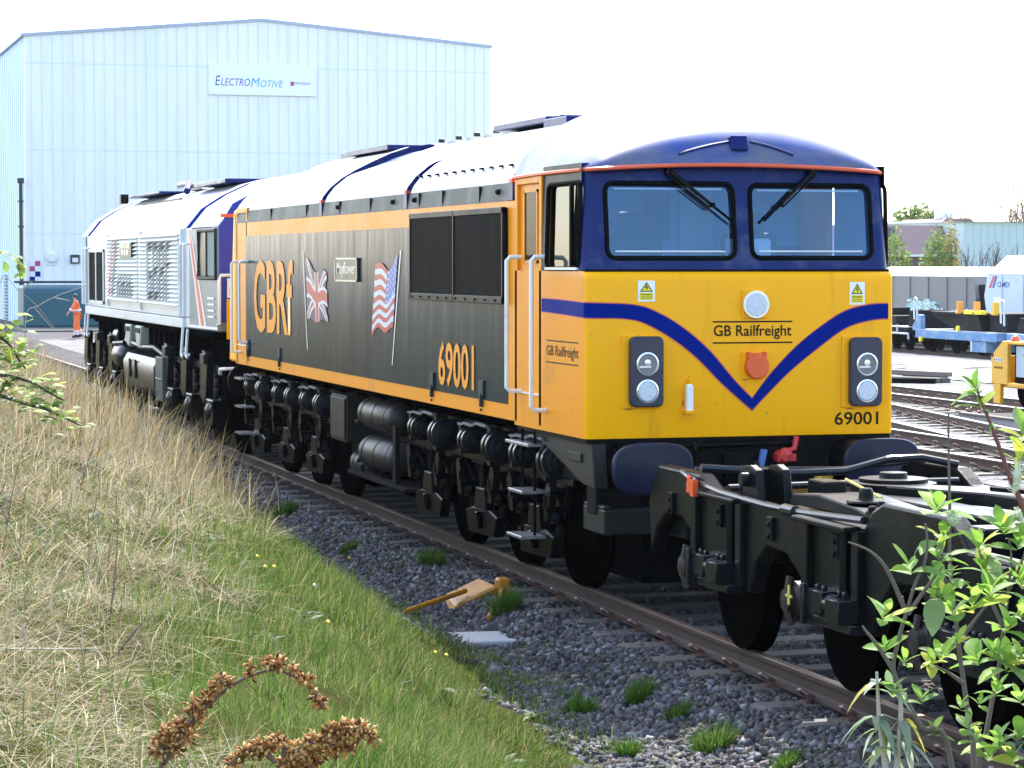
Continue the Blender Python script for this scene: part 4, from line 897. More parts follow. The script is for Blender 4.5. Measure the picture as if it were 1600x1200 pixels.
# roof
RP6 = [(S2+.0, 3.332), (S2+.24, 3.63), (S2+.55, 3.83), (S2+.95, 4.02), (XC-.05, 4.10)]; RP6 = RP6+[(2*XC-a, b) for a, b in reversed(RP6)]
sec = ((17.42, 19.3, .09), (19.75, 31.4, 0), (31.85, 32.7, .0))
for y0, y1, t in sec:
    mb = MB(); lps = []
    for yy in (y0, y1):
        sh = .09 if (t and yy == y0) else 0
        lps.append([(XC+(x-XC)*(1-sh/1.3), yy, z-(.0 if not sh else .05*(z-3.33))) for x, z in RP6])
    mb.loft(lps, m=0); k = len(lps[0]); mb.f += [tuple(range(k)), tuple(range(k, 2*k))]; mb.mi += [1, 1]
    rr = mb.build('roof_panel', [ROOF, DBLUE], G6)
    if y1-y0 > 5:
        b = MB(); b.box(-.55, .68, 27.0, 31.0, 4.06, 4.10); b.box(-.5, .6, 20.5, 23.5, 4.06, 4.125); b.prism([(23.9, 4.05), (25.2, 4.05), (24.9, 4.17), (24.1, 4.17)], 'x', -.3, .4); b.tube([(-.5, 24.2, 4.02), (-.4, 24.6, 4.16), (-.4, 25.6, 4.16)], .06, 8)
        b.build('exhaust_hatch', NAVY, rr, bevel=.01)
        b = MB(); b.box(-.85, -.8, 22.8, 27.3, 3.845, 3.87); b.build('roof_rail', BLACK, rr); b = MB(); b.box(-.75, -.6, 30.6, 30.8, 3.95, 4.13); b.build('roof_aerial', BLACK, rr)
mb = MB(); mb.prism([(a+(.07 if a < XC else -.07), b-.07) for a, b in RP6], 'y', 17.5, 32.6); mb.build('inner_roof', BLACK, G6)
# underframe
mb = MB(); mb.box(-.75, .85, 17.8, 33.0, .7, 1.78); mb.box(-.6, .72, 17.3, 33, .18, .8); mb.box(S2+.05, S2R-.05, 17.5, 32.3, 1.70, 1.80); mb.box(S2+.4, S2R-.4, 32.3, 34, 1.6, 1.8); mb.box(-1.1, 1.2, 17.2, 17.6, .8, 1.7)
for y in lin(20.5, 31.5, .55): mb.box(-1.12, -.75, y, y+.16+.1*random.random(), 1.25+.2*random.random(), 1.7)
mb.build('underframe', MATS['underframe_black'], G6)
mb = MB(); FT = [(-1.22, .62), (-1.05, .55), (1.1, .55), (1.28, .62), (1.28, 1.08), (1.12, 1.26), (-1.0, 1.26), (-1.16, 1.2), (-1.24, 1.06)]; mb.prism(FT, 'y', 23.2, 26.9); ft = mb.build('fuel_tank', M('fuel_tank_grey', (.016, .019, .024), .3, spec=.3, var=.2, dirt=(.025,.025,.026), dirt_amt=.3), G6, bevel=.05, seg=3, smooth=True)
for y in (25.9, 25.2): mb = MB(); mb.box(-1.262, -1.235, y, y+.12, .8, 1.12); mb.build('tank_strap', BLACK, ft)
mb = MB(); mb.box(-1.24, -.8, 22.25, 23.0, .54, 1.26); mb.box(-1.255, -1.24, 22.28, 22.95, .88, .91); mb.build('battery_box', M('olive_grey', (.08,.09,.078), .45, var=.2), G6, bevel=.015)
mb = MB(); mb.lathe([(0, .05), (.05, .22), (.15, .28), (1.0, .28), (1.1, .22), (1.15, .05)], (-.98, 27.3, 1.1), (0,1,0), 22); mb.lathe([(0, .05), (.05, .16), (.6, .16), (.65, .05)], (-1.0, 28.3, 1.45), (0,1,0), 18); mb.build('air_tank', M('fuel_tank_grey', (.055,.06,.068)), G6, smooth=True, angle=40)
for y in (24.5, 25.75):
    mb = MB(); mb.prism([(y, 1.72), (y+.75, 1.72), (y+.55, 1.38), (y+.2, 1.32)], 'x', -1.26, -.9); bx_ = mb.build('filter_box', M('pale_olive', (.42,.43,.38), .45, var=.15), G6, bevel=.02)
    for q in (.1, .3, .5): mb = MB(); mb.box(-1.28, -1.26, y+q, y+q+.12, 1.6, 1.68); mb.build('box_latch', BOGIE, bx_)
mb = MB(); mb.tube([(-1.1, 27.2, 1.5), (-1.2, 26.6, 1.42), (-1.2, 24.6, 1.36), (-1.15, 23.6, 1.38), (-1.05, 22.4, 1.2), (-1.05, 21.8, 1.0)], .05, 8); mb.tube([(-1.1, 29.5, 1.3), (-1.2, 28.2, 1.32), (-1.15, 27.3, 1.36)], .04, 8); mb.build('air_pipe', BOGIE, G6, smooth=True)
def bogie66(y0, parent):
    fb = MB()
    for sx in (-1, 1):
        x = XC+sx*1.08
        fb.prism([(y0-.3, .62), (y0+.25, .62), (y0+.5, .9), (y0+1.3, .9), (y0+1.6, .6), (y0+2.1, .6), (y0+2.4, .9), (y0+3.2, .9), (y0+3.45, .62), (y0+4.0, .62), (y0+4.1, 1.1), (y0+3.6, 1.3), (y0, 1.3), (y0-.4, 1.1)], 'x', x-.07, x+.07)
    for y in (y0+.9, y0+2.8): fb.box(XC-1, XC+1, y-.15, y+.15, .7, 1.1)
    b = fb.build('bogie', BOGIE, parent, bevel=.015)
    for y in (y0, y0+1.85, y0+3.7): wheelset(y, b, .52)
    for sx in (-1, 1):
        x = XC+sx*1.2
        for y in (y0, y0+1.85, y0+3.7):
            mb = MB(); mb.box(x-.08, x+.08, y-.28, y+.28, .42, .80); mb.lathe([(0, .2), (.1, .19), (.14, .1)], (x, y, .56), (sx, 0, 0), 18); mb.build('axlebox', BOGIE, b, bevel=.02)
            mb = MB(); mb.prism([(y+.3, 1.42), (y+.75, 1.5), (y+.95, .85), (y+.7, .7), (y+.45, .8)], 'x', x-.05, x+.06); mb.box(x-.1, x+.05, y+.32, y+.66, 1.3, 1.45); mb.lathe([(0, .11), (.3, .1), (.32, .06)], (x, y+.1, .66), (0, -1, 0), 14); mb.build('brake_cylinder', M('spring_black', (.03,.03,.034)), b, bevel=.01)
            mb = MB(); mb.tube([(x-.02, y-.4+.05*math.cos(i*.9), .85+.02*i+.0*math.sin(i)) for i in range(18)], .05, 6); mb.build('coil_spring', BOGIE, b)
    return b
bogie66(17.95, G6); bogie66(28.4, G6)
mb = MB()
for bx in (-.905, 1.035): mb = MB(); mb.lathe([(0, .24), (.04, .24), (.05, .1), (.6, .1)], (bx, 16.75, 1.12), (0,1,0), 18); mb.build('buffer', BOGIE, G6)
mb = MB(); mb.tube([(.065, 16.2, 1.1), (.065, 16.6, 1.0), (.065, 17.2, 1.1)], .05, 8); mb.build('coupling', BOGIE, G6)

# ------------------------------------------------------------------ black wagon running gear in front
wg = thing('wagon_bogie', (XC, -4, 0), 'black bare wagon bogie with arched side frame and pipes standing before the yellow front', 'wagon bogie')
def wagon_side(x0, x1, sx):
    P1 = [(-.86, .58), (-.80, .98), (-.88, 1.16), (-1.02, 1.27), (-1.9, 1.27), (-2.06, 1.20), (-2.14, 1.16), (-4.78, 1.16), (-4.90, 1.28), (-5.05, 1.34), (-5.95, 1.34), (-6.1, 1.26), (-6.2, 1.17), (-9.2, 1.16),
          (-9.2, .52), (-7.9, .50), (-7.75, .74), (-7.5, .86), (-7.2, .86), (-6.95, .7), (-6.8, .5), (-5.95, .48), (-5.78, .74), (-5.5, .88), (-5.2, .86), (-5.0, .68), (-4.9, .50), (-3.95, .48), (-3.8, .72), (-3.55, .86), (-3.2, .88), (-3.0, .74), (-2.88, .52), (-1.92, .55), (-1.78, .80), (-1.55, .92), (-1.2, .92), (-1.0, .80)]
    mb = MB(); mb.prism(P1, 'x', x0, x1)
    f = mb.build('side_frame', WAGON, wg, bevel=.02, seg=2)
    xo = x0 if sx < 0 else x1; q = .05*sx
    for y in (-1.9, -2.78, -3.95, -4.75, -5.98, -6.7): mb = MB(); mb.prism([(y-.05, .56), (y+.05, .56), (y+.05, 1.14), (y-.05, 1.14)], 'x', min(xo, xo+q), max(xo, xo+q)); mb.build('frame_rib', WAGON, f, bevel=.008)
    mb = MB()
    mb.box(min(xo, xo+q*2), max(xo, xo+q*2), -2.8, -2.1, 1.135, 1.165); mb.build('top_flange', WAGON, f, bevel=.008); mb = MB(); mb.box(min(xo, xo+q*2.4), max(xo, xo+q*2.4), -4.75, -3.9, 1.13, 1.165); mb.build('top_flange', WAGON, f, bevel=.008)
    for y in (-1.35, -2.35, -3.3, -4.4):
        mb = MB(); mb.box(min(xo, xo+q*.6), max(xo, xo+q*.6), y-.05, y+.05, .93, 1.09)
        for dz in (.96, 1.04): mb.lathe([(0, .022), (.03, .02)], (xo+q*.3, y, dz), (sx,0,0), 8)
        mb.build('bolted_bracket', WAGON, f, bevel=.006)
    for y in (-2.6, -4.55): mb = MB(); mb.cyl((xo+q*.6, y, .62), (xo+q*.6, y, 1.12), .03, 8); mb.build('brake_rod', WAGON, f)
    return f
fr = wagon_side(-1.02, -.90, -1); wagon_side(1.03, 1.15, 1)
mb = MB()
for y in (-1.1, -2.7, -4.5, -6.4): mb.box(-.9, 1.03, y-.22, y+.22, .72, 1.08)
mb.box(-.25, .38, -9, -1.0, .75, 1.1); mb.box(-.9, 1.03, -3.9, -3.1, .95, 1.12); mb.build('cross_frame', WAGON, wg, bevel=.02)
for y in (-2.05, -4.0, -5.75): wheelset(y, wg, .47)
for sx, x in ((-1, -.96), (1, 1.09)):
    for y in (-2.35, -4.45, -6.3):
        mb = MB(); xa = x+sx*.12
        mb.box(xa-.09, xa+.09, y-.02, y+.22, .58, .73); mb.box(xa-.11, xa+.08, y-.33, y-.12, .56, .71); mb.cyl((xa-.02, y-.15, .65), (xa-.02, y+.1, .65), .07, 16); mb.box(xa-.12, xa-.08, y+.2, y+.25, .50, .76); mb.box(xa-.05, xa+.07, y-.38, y+.2, .50, .56)
        for q in (-.26, -.18, .06, .16): mb.cyl((xa-.03, y+q, .72), (xa-.03, y+q, .76), .02, 8)
        mb.build('axle_damper', M('damper_black', (.012,.013,.016), .28, spec=.25, var=.3), wg, smooth=True, angle=35, bevel=.01)
for y in (-1.28, -3.3, -5.3):
    mb = MB(); mb.lathe([(0, .13), (.06, .13), (.08, .09), (.13, .08), (.14, .02)], (-.80, y, .52), (-1,0,0), 18); mb.tube([(-.88, y+.02, .68), (-.92, y, .5), (-.9, y-.05, .36)], .03, 8); mb.build('axle_end', M('axle_brown', (.03,.02,.016), .5, metal=.3), wg, smooth=True, angle=35)
mb = MB(); mb.prism([(-2.95, 1.13), (-2.62, 1.13), (-2.60, 1.33), (-2.64, 1.385), (-2.78, 1.40), (-2.9, 1.37)], 'x', -.98, -.92); mb.prism([(-2.95, 1.13), (-2.62, 1.13), (-2.60, 1.33), (-2.64, 1.385), (-2.78, 1.40), (-2.9, 1.37)], 'x', -.78, -.72); mb.box(-.98, -.70, -2.66, -2.60, 1.13, 1.36); mb.lathe([(0, .05), (.07, .05)], (-.98, -2.78, 1.30), (-1,0,0), 14)
mb.build('lifting_lug', WAGON, wg, bevel=.008)
mb = MB(); mb.prism([(-4.75, 1.17), (-3.2, 1.17), (-3.25, 1.24), (-3.7, 1.27), (-4.3, 1.235)], 'x', -.86, -.42); mb.lathe([(0, .13), (.02, .13), (.022, .05), (.09, .045), (.1, .03)], (-.72, -4.15, 1.25), (0,0,1), 16); mb.build('spring_pocket', WAGON, wg, bevel=.02)
mb = MB(); mb.box(-.66, -.5, -3.35, -3.05, 1.16, 1.32); mb.build('bracket_block', WAGON, wg, bevel=.01); mb = MB(); mb.box(-1.0, -.86, -5.0, -4.75, 1.18, 1.27)
for q in (-4.82, -4.92): mb.cyl((-.92, q, 1.27), (-.92, q, 1.33), .03, 8); mb.cyl((-.98, q, 1.25), (-.98, q, 1.30), .03, 8)
mb.build('bracket_block', WAGON, wg, bevel=.01)
mb = MB(); mb.tube([(-1.0, -1.5, 1.255), (-1.06, -1.9, 1.22), (-1.07, -2.5, 1.185), (-1.07, -3.3, 1.17), (-1.05, -3.75, 1.17), (-1.03, -4.8, 1.21)], .024, 8); mb.tube([(-1.055, -3.6, 1.17), (-1.055, -3.78, 1.17)], .04, 10); mb.tube([(-1.055, -1.85, 1.225), (-1.065, -2.0, 1.218)], .036, 10)
mb.tube([(-.95, -1.75, 1.30), (-.2, -1.7, 1.24), (.2, -1.75, 1.25), (.5, -1.85, 1.34), (.75, -1.9, 1.35), (1.0, -2.0, 1.3)], .03, 8); mb.tube([(-.95, -2.3, 1.20), (0, -2.2, 1.2), (.9, -2.2, 1.2)], .025, 8); mb.tube([(-.9, -1.5, 1.27), (.3, -1.45, 1.24), (1., -1.5, 1.3)], .02, 8)
mb.build('brake_pipe', M('pipe_black', (.014,.015,.019), .25, var=.3), wg, smooth=True)
mb = MB(); mb.tube([(-1.09, -1.86, 1.25), (-1.11, -1.93, 1.24), (-1.11, -1.97, 1.14)], .016, 6); mb.box(-1.12, -1.08, -1.98, -1.9, 1.14, 1.22); mb.box(-1.13, -1.09, -2.06, -2.0, 1.12, 1.24); mb.build('orange_tie', ORED, wg)
mb = MB(); mb.lathe([(0, .30), (.10, .30), (.105, .24), (.13, .24), (.132, .10), (.17, .095), (.175, .02)], (.03, -2.95, 1.17), (0,0,1), 30); pv = mb.build('centre_pivot', WAGON, wg, smooth=True, angle=30)
mb = MB(); mb.prism([(.18, -2.72), (.18, -3.2), (.55, -3.55), (.8, -5.2), (.95, -8.5), (.7, -8.5), (.48, -5.3), (.25, -3.9), (-.15, -3.2)], 'z', 1.18, 1.27); mb.prism([(-.25, -3.2), (.05, -3.25), (.1, -5.0), (.15, -8.5), (-.15, -8.5), (-.2, -5.2)], 'z', 1.14, 1.21)
mb.box(-.5, 1.0, -5.4, -5.15, 1.10, 1.2); mb.build('tie_beam', WAGON, wg, bevel=.012)
mb = MB(); mb.tube([(.3, -3.9, 1.30), (.6, -4.6, 1.30), (1.0, -6, 1.30)], .02, 6); mb.tube([(.9, -3.3, 1.3), (.95, -4.5, 1.3), (1.0, -6.2, 1.34)], .025, 6); mb.build('brake_rod', BOGIE, wg)
mb = MB(); mb.tube([(1.0, -2.9, 1.42), (1.0, -2.92, 1.28), (1.1, -3.3, 1.29), (1.1, -3.32, 1.4)], .012, 5); mb.build('yellow_strap', M('strap_yellow', (.8,.65,.12), .5), wg); mb = MB(); mb.tube([(-.62, -3.6, 1.36), (-.5, -3.9, 1.26)], .01, 5); mb.build('yellow_strap', M('strap_yellow', (.8,.65,.12), .5), wg)
mb = MB(); mb.box(-1.075, -1.065, -3.72, -3.70, .55, .68); mb.box(-1.075, -1.065, -3.76, -3.66, .60, .615); mb.build('yellow_mark', MATS['strap_yellow'], fr)
# ------------------------------------------------------------------ yellow rail trolley (right edge)
ty = thing('rail_trolley', (16.6, 22.5, 0), 'yellow rail trolley with grey panelled engine bay and a red beacon', 'rail trolley')
TY = M('trolley_yellow', (.80, .42, .015), .4, var=.06, dirt=(.4,.25,.05), dirt_amt=.2)
mb = MB()
for x in (15.49, 17.6):
    mb.prism([(25.85, .46), (25.85, 1.0), (25.38, 1.30), (25.16, 1.30), (25.16, .46)], 'x', x, x+.08); mb.box(x, x+.08, 19.0, 25.16, 1.24, 1.30); mb.box(x, x+.08, 19.0, 25.16, .42, .50); mb.box(x, x+.08, 25.45, 25.75, .08, .46)
mb.box(15.57, 17.6, 25.80, 25.86, .46, 1.0); mb.box(15.57, 17.6, 19, 25.4, 1.255, 1.30); mb.box(15.57, 17.6, 19, 25.8, .40, .47)
tb = mb.build('body', TY, ty, bevel=.012)
T4 = Board((15.488, 0, 0), (0,-1,0), (0,0,1))
mb = MB(); T4.poly(mb, [(-25.72, .90), (-25.36, .90), (-25.36, .97), (-25.72, .97)], .002); mb.build('white_plate', WHITE, tb, fix=False)
mb = MB(); T4.poly(mb, [(-25.82, .98), (-25.74, .98), (-25.74, 1.05), (-25.82, 1.05)], .002)
for i in range(4): T4.poly(mb, [(-25.7+i*.09, .76), (-25.64+i*.09, .76), (-25.64+i*.09, .80), (-25.7+i*.09, .80)], .002); T4.poly(mb, [(-25.70+i*.09, .91), (-25.66+i*.09, .91), (-25.66+i*.09, .96), (-25.70+i*.09, .96)], .004)
mb.build('stencil_marks', BLACK, tb, fix=False)
mb = MB(); mb.box(15.62, 17.5, 19.2, 25.1, .5, 1.24); mb.build('engine_bay', RUBBER, ty)
mb = MB(); mb.box(15.58, 15.615, 19.3, 24.98, .62, 1.21)
for y, z in ((24.6, .98), (24.2, .85), (24.7, 1.05)): mb.ball((15.58, y, z), .02)
mb.build('side_panel', M('panel_grey_blue', (.42,.52,.62), .4, var=.06), ty)
mb = MB(); mb.lathe([(0, .09), (.05, .09), (.09, .07), (.11, .03)], (15.6, 25.05, 1.30), n=14); mb.build('beacon', M('beacon_red', (.75,.12,.05), .3), ty, smooth=True, angle=40)
for y in (25.1, 20.0): 
    o = MB()
    for x in (15.913, 17.418): o.lathe([(-.06, .15), (-.06, .34), (.06, .35), (.07, .37), (.09, .37), (.09, .1)], (x, y, .355), (1 if x < 16 else -1, 0, 0), 28)
    o.cyl((15.95, y, .355), (17.4, y, .355), .06, 10); o.build('wheelset', WHEEL, ty, smooth=True, angle=40)
# timber pile and edge kerb of the yard
tp = thing('timber_pile', (21.3, 41, -.25), 'low pile of old sleepers and planks beside the far yard track', 'timber pile')
TIM = M('old_timber', (.16,.14,.12), .85, var=.3, scale=6, stretch=(1,4,1))
for i, (x, y, l, z, a, mt) in enumerate(((20.9, 41.2, 2.2, -.2, -62, TIM), (21.3, 41.6, 2.6, -.06, -70, TIM), (21.9, 42.1, 1.2, -.2, -50, CONC), (20.6, 40.4, 1.4, -.2, -40, RUBBER), (21.5, 41.0, 1.6, -.2, -85, CONC))):
    mb = MB(); mb.box(x-l/2, x+l/2, y-.13, y+.13, z-.06, z+.07, rot=Matrix.Rotation(R(a), 3, 'Z')); mb.build('plank', mt, tp, bevel=.015)
kb = thing('low_retaining_edge', (13.9, 22, -.3), 'low grey timber-boarded edge of a filled bay beside the far yard track', 'retaining edge')
mb = MB(); y = 14.2
while y < 24.1: mb.box(13.95, 14.03, y, y+.27, -.45, -.02+.0*y); y += .28
mb.build('board', M('weathered_board', (.30,.29,.29), .8, var=.3, scale=3), kb)
mb = MB(); mb.box(13.93, 14.1, 14.1, 24.1, -.02, .02); mb.build('capping', CONC, kb)
mb = MB(); mb.box(14.1, 15.1, 14.1, 24.1, -.3, -.01); mb.build('fill', G_TARM, kb)
# ------------------------------------------------------------------ far yard: wagons on two roads, 42 m and 46 m to the right
ZY = -1.08
def rail_yard(x, y0, y1):
    return track(x, y0, y1, ZY+.0, 'distant yard road %s' % ('under the flat wagons' if x < 44 else 'under the hopper wagons'), .8, 0, head=RAILBRIGHT, clips=(0, 0), smax=60)
rail_yard(42.75, 60, 104); rail_yard(47.1, 60, 108)
FLB = M('flat_blue', (.10, .25, .48), .5, var=.25, scale=1.5, dirt=(.4,.45,.5), dirt_amt=.4, dirt_scale=2)
FBK = M('flat_black', (.012,.012,.014), .6, spec=.1, var=.3, dirt=(.035,.03,.027), dirt_amt=.3)
GALV = M('galvanised', (.62,.65,.68), .4, var=.1); WDECK = M('pale_deck', (.5,.48,.46), .7, var=.2)
def smallwheels(ys, x, parent, r=.42):
    for y in ys:
        mb = MB()
        for q in (x-.7525, x+.7525): mb.lathe([(-.06, .15), (-.06, r), (.06, r+.02), (.07, .1)], (q, y, ZY+r), (1,0,0), 22)
        mb.cyl((x-.7, y, ZY+r), (x+.7, y, ZY+r), .08, 8); mb.box(x-1.1, x-.9, y-.32, y+.32, ZY+.32, ZY+.8); mb.build('wheelset', WHEEL, parent)
f1 = thing('flat_wagon', (42.75, 88, ZY), 'black flat wagon with white end rails left of the blue one', 'flat wagon', 'flat wagons in the far yard')
mb = MB(); mb.box(41.6, 43.9, 85.0, 100, ZY+.72, ZY+1.0); mb.box(41.55, 43.95, 84.9, 100, ZY+1.0, ZY+1.06, 1); mb.build('deck', [FBK, WDECK], f1, bevel=.02); smallwheels((86.9, 85.6, 96, 98), 42.75, f1)
mb = MB(); mb.prism([(84.6, ZY+.9), (85.4, ZY+.9), (85.3, ZY+1.75), (84.9, ZY+1.8)], 'x', 41.8, 43.6); mb.box(42.0, 43.4, 87, 92, ZY+1.06, ZY+1.5); mb.box(41.9, 43.4, 88.5, 89.6, ZY+1.5, ZY+1.85); mb.build('load_gear', FBK, f1, bevel=.03)
for y in (86.9,):
    mb = MB(); mb.tube([(41.55, y, ZY+1.0), (41.5, y, ZY+2.0), (41.5, y+.1, ZY+2.12), (41.5, y+.35, ZY+2.12), (41.5, y+.45, ZY+2.0), (41.55, y+.45, ZY+1.0)], .04, 6); mb.build('end_rail', GALV, f1)
mb = MB(); mb.tube([(41.5, 84.7, ZY+.5), (41.5, 84.7, ZY+.75), (41.5, 86.5, ZY+.75)], .05, 6); mb.tube([(41.5, 85.9, ZY+.75), (41.5, 85.8, ZY+1.1)], .05, 6); mb.build('step_iron', GALV, f1)
f2 = thing('flat_wagon', (42.75, 76, ZY), 'blue flat wagon with dark cradle and yellow posts in the far yard', 'flat wagon', 'flat wagons in the far yard')
mb = MB(); mb.box(41.5, 44, 76.2, 84.3, ZY+.62, ZY+.95); mb.box(41.45, 41.5, 76.2, 83.9, ZY+.6, ZY+.98); mb.lathe([(0, .3), (6, .3)], (41.6, 76.4, ZY+.8), (0,1,0), 14) if 0 else None
mb.prism([(84.3, ZY+.62), (83.4, ZY+.62), (83.4, ZY+1.6), (83.8, ZY+1.62), (84.3, ZY+1.1)], 'x', 41.5, 41.7); mb.prism([(84.3, ZY+.62), (83.4, ZY+.62), (83.4, ZY+1.6), (83.8, ZY+1.62), (84.3, ZY+1.1)], 'x', 43.8, 44.); mb.build('deck', FLB, f2, bevel=.03)
mb = MB(); mb.box(41.55, 43.95, 76.2, 83.4, ZY+.95, ZY+1.0); mb.build('deck_top', WDECK, f2)
mb = MB(); mb.prism([(78.1, ZY+1.0), (80.9, ZY+1.0), (80.2, ZY+1.72), (78.6, ZY+1.72)], 'x', 41.8, 43.7); mb.prism([(81.0, ZY+1.0), (83.3, ZY+1.55), (83.3, ZY+1.75), (80.9, ZY+1.75), (80.4, ZY+1.6)], 'x', 42.0, 43.7); mb.box(42, 43.7, 76.3, 77.9, ZY+1.0, ZY+1.7); mb.box(41.9, 43.8, 76.3, 83.3, ZY+1.66, ZY+1.78); mb.build('cradle', FBK, f2, bevel=.03)
PY = M('post_yellow', (.85,.5,.03), .4); PO = M('post_orange', (.85,.35,.05), .4)
for y, c in ((80.3, PO), (78.7, PO), (77.0, PY)):
    mb = MB(); mb.box(41.7, 41.95, y-.08, y+.08, ZY+1.7, ZY+2.25); mb.box(41.65, 42.0, y-.1, y+.1, ZY+1.72, ZY+1.8); mb.build('stanchion', c, f2, bevel=.01)
mb = MB(); mb.box(41.65, 42.0, 78.0, 79.6, ZY+1.72, ZY+1.88); mb.build('yellow_chock', M('chock_yellow', (.9,.75,.03), .4), f2)
for y in (84.1, 75.9):
    mb = MB(); mb.tube([(41.5, y, ZY+1.4), (41.48, y, ZY+2.3), (41.48, y-.15, ZY+2.36), (41.48, y-.3, ZY+2.3), (41.5, y-.3, ZY+1.3)], .045, 6); mb.build('end_rail', GALV, f2)
mb = MB()
for y, z in ((83.2, .55), (79.6, 1.1)): mb.lathe([(0, .12), (.1, .12)], (41.44, y, ZY+z), (-1,0,0), 12)
mb.build('tail_disc', M('chock_yellow', (.9,.75,.03)), f2)
smallwheels((83.3, 80.9, 78.5), 42.75, f2)
mb = MB(); mb.box(41.5, 43.9, 77.2, 78.6, ZY+.15, ZY+.58); mb.box(41.48, 41.5, 78.45, 78.6, ZY+.15, ZY+.6, 1); mb.build('tool_box', [FLB, GALV], f2)
f3 = thing('flat_wagon', (42.75, 70, ZY), 'nearest blue flat wagon, without end rails or yellow posts', 'flat wagon', 'flat wagons in the far yard')
mb = MB(); mb.box(41.5, 44, 66, 75.4, ZY+.62, ZY+1.0); mb.build('deck', FLB, f3, bevel=.03); mb = MB(); mb.prism([(75.4, ZY+1.0), (73.8, ZY+1.0), (73.8, ZY+1.65), (75.0, ZY+1.65)], 'x', 41.9, 43.6); mb.box(42, 43.6, 66, 73.5, ZY+1., ZY+1.6); mb.build('load_gear', FBK, f3, bevel=.03); smallwheels((74.4, 72.2), 42.75, f3)
# hopper wagons
HG = M('hopper_grey', (.20,.20,.205), .5, var=.12, dirt=(.2,.18,.16), dirt_amt=.35, dirt_scale=.8); HTOP = M('hopper_lid', (.62,.63,.64), .4, var=.05)
HB = M('hopper_pale_blue', (.55,.64,.74), .45, var=.06, dirt=(.45,.5,.55), dirt_amt=.25); CX_ = M('mark_blue', (.06,.1,.35), .5); CR_ = M('mark_red', (.6,.1,.12), .5)
def hopper(y0, y1, ztop, zlid, side, lid, label):
    h = thing('hopper_wagon', (47.1, (y0+y1)/2, ZY), label, 'hopper wagon', 'hopper wagons in the far yard')
    mb = MB(); zb = ZY+1.42
    lps = [[(45.85, y0+1.1*0, zb-.0), (48.35, y0, zb), (48.35, y1, zb), (45.85, y1, zb)], [(45.75, y0-.0, zlid), (48.45, y0, zlid), (48.45, y1, zlid), (45.75, y1, zlid)]]
    sl_ = .55
    prism = [(y0+.0, zb), (y1, zb), (y1+.3, (zb+zlid)/2), (y1, zlid), (y0, zlid), (y0-.3, (zb+zlid)/2)]
    mb.prism(prism, 'x', 45.8, 48.4)
    for y in lin(y0+.6, y1, 2.0): mb.box(45.75, 45.8, y, y+.06, zb, zlid)
    hb = mb.build('hopper_body', side, h, bevel=.03)
    mb = MB(); mb.loft([[(45.78, y0, zlid), (48.42, y0, zlid), (48.42, y1, zlid), (45.78, y1, zlid)], [(46.5, y0+.5, ztop), (47.7, y0+.5, ztop), (47.7, y1-.5, ztop), (46.5, y1-.5, ztop)]], caps=True); mb.build('hopper_lid', lid, h, bevel=.03)
    mb = MB(); mb.box(45.9, 48.3, y0-.9, y1+.9, ZY+.95, ZY+1.2); mb.prism([(y0-.7, ZY+1.2), (y0+.0, ZY+1.4), (y0+.5, ZY+1.2)], 'x', 46, 48.2); mb.prism([(y1-.5, ZY+1.2), (y1, ZY+1.4), (y1+.7, ZY+1.2)], 'x', 46, 48.2)
    for q in (.25, .5, .75): y = y0+(y1-y0)*q; mb.prism([(y-.8, ZY+1.42), (y+.8, ZY+1.42), (y+.3, ZY+.5), (y-.3, ZY+.5)], 'x', 46.2, 48)
    mb.build('chassis', FBK, h); mb = MB()
    mb.tube([(45.7, y0-.8, ZY+1.28), (45.7, y1+.8, ZY+1.28)], .03, 6); mb.build('side_rail', GALV, h)
    smallwheels((y0+.3, y1-.3), 47.1, h, .45)
    return h, hb, zb
h1, hb1, zb = hopper(87.0, 98.0, 2.62, 2.17, HG, HTOP, 'dirty grey hopper wagon with graffiti on its side')
HBd = Board((45.796, 0, 0), (0,-1,0), (0,0,1))
def graf(s, t):
    n = MN.noise(Vector((s*7, t*5, 2))); m_ = MN.noise(Vector((s*16+t*4, t*9, 7)))
    e = min(s, 1-s, t*.8, (1-t)*.8)
    if e+.3*n < .08: return None
    if abs(m_) < .12: return (.75,.78,.8)
    return (.10,.45,.48) if n > .1 else (.12,.50,.30) if n > -.12 else (.50,.25,.40) if s > .6 else (.35,.5,.6)
cells('graffiti', graf, lambda s, t: (45.745, 94.2-3.9*s, zb+.06+.72*t), 46, 26, PAINTED, hb1)
cells('graffiti_tag', lambda s, t: (.10,.2,.62) if MN.noise(Vector((s*9, t*6, 1))) > -.15 else None, lambda s, t: (45.745, 97.3-1.7*s, zb+.05+.32*t), 20, 10, PAINTED, hb1)
mb = MB(); xg = 45.744
for i, hgt in enumerate((.30, .20, .20, .22, .26, .2, .0, .3, .12)):
    if hgt: mb.add([(xg, 90.2-i*.37, zb+.06), (xg, 89.93-i*.37, zb+.06), (xg, 89.98-i*.37, zb+.06+hgt), (xg, 90.16-i*.37, zb+.06+hgt)], [(0,1,2,3)])
mb.build('white_scrawl', WHITE, hb1, fix=False)
mb = MB(); mb.lathe([(0, .02), (.02, .26), (.05, .26), (.06, .02)], (45.72, 87.6, ZY+1.38), (-1,0,0), 16); mb.build('white_disc', WHITE, hb1)
h2, hb2, zb2 = hopper(71.5, 85.6, 3.14, 2.3, HB, M('hopper_pale_lid', (.72,.77,.82), .4), 'clean pale blue hopper wagon lettered CEMEX')
P2 = Board((45.796, 0, 0), (0,-1,0), (0,0,1)); P2.text('CEMEX', -84.6, 1.72, 1.2, .24, .006, CX_, hb2, bold=.01)
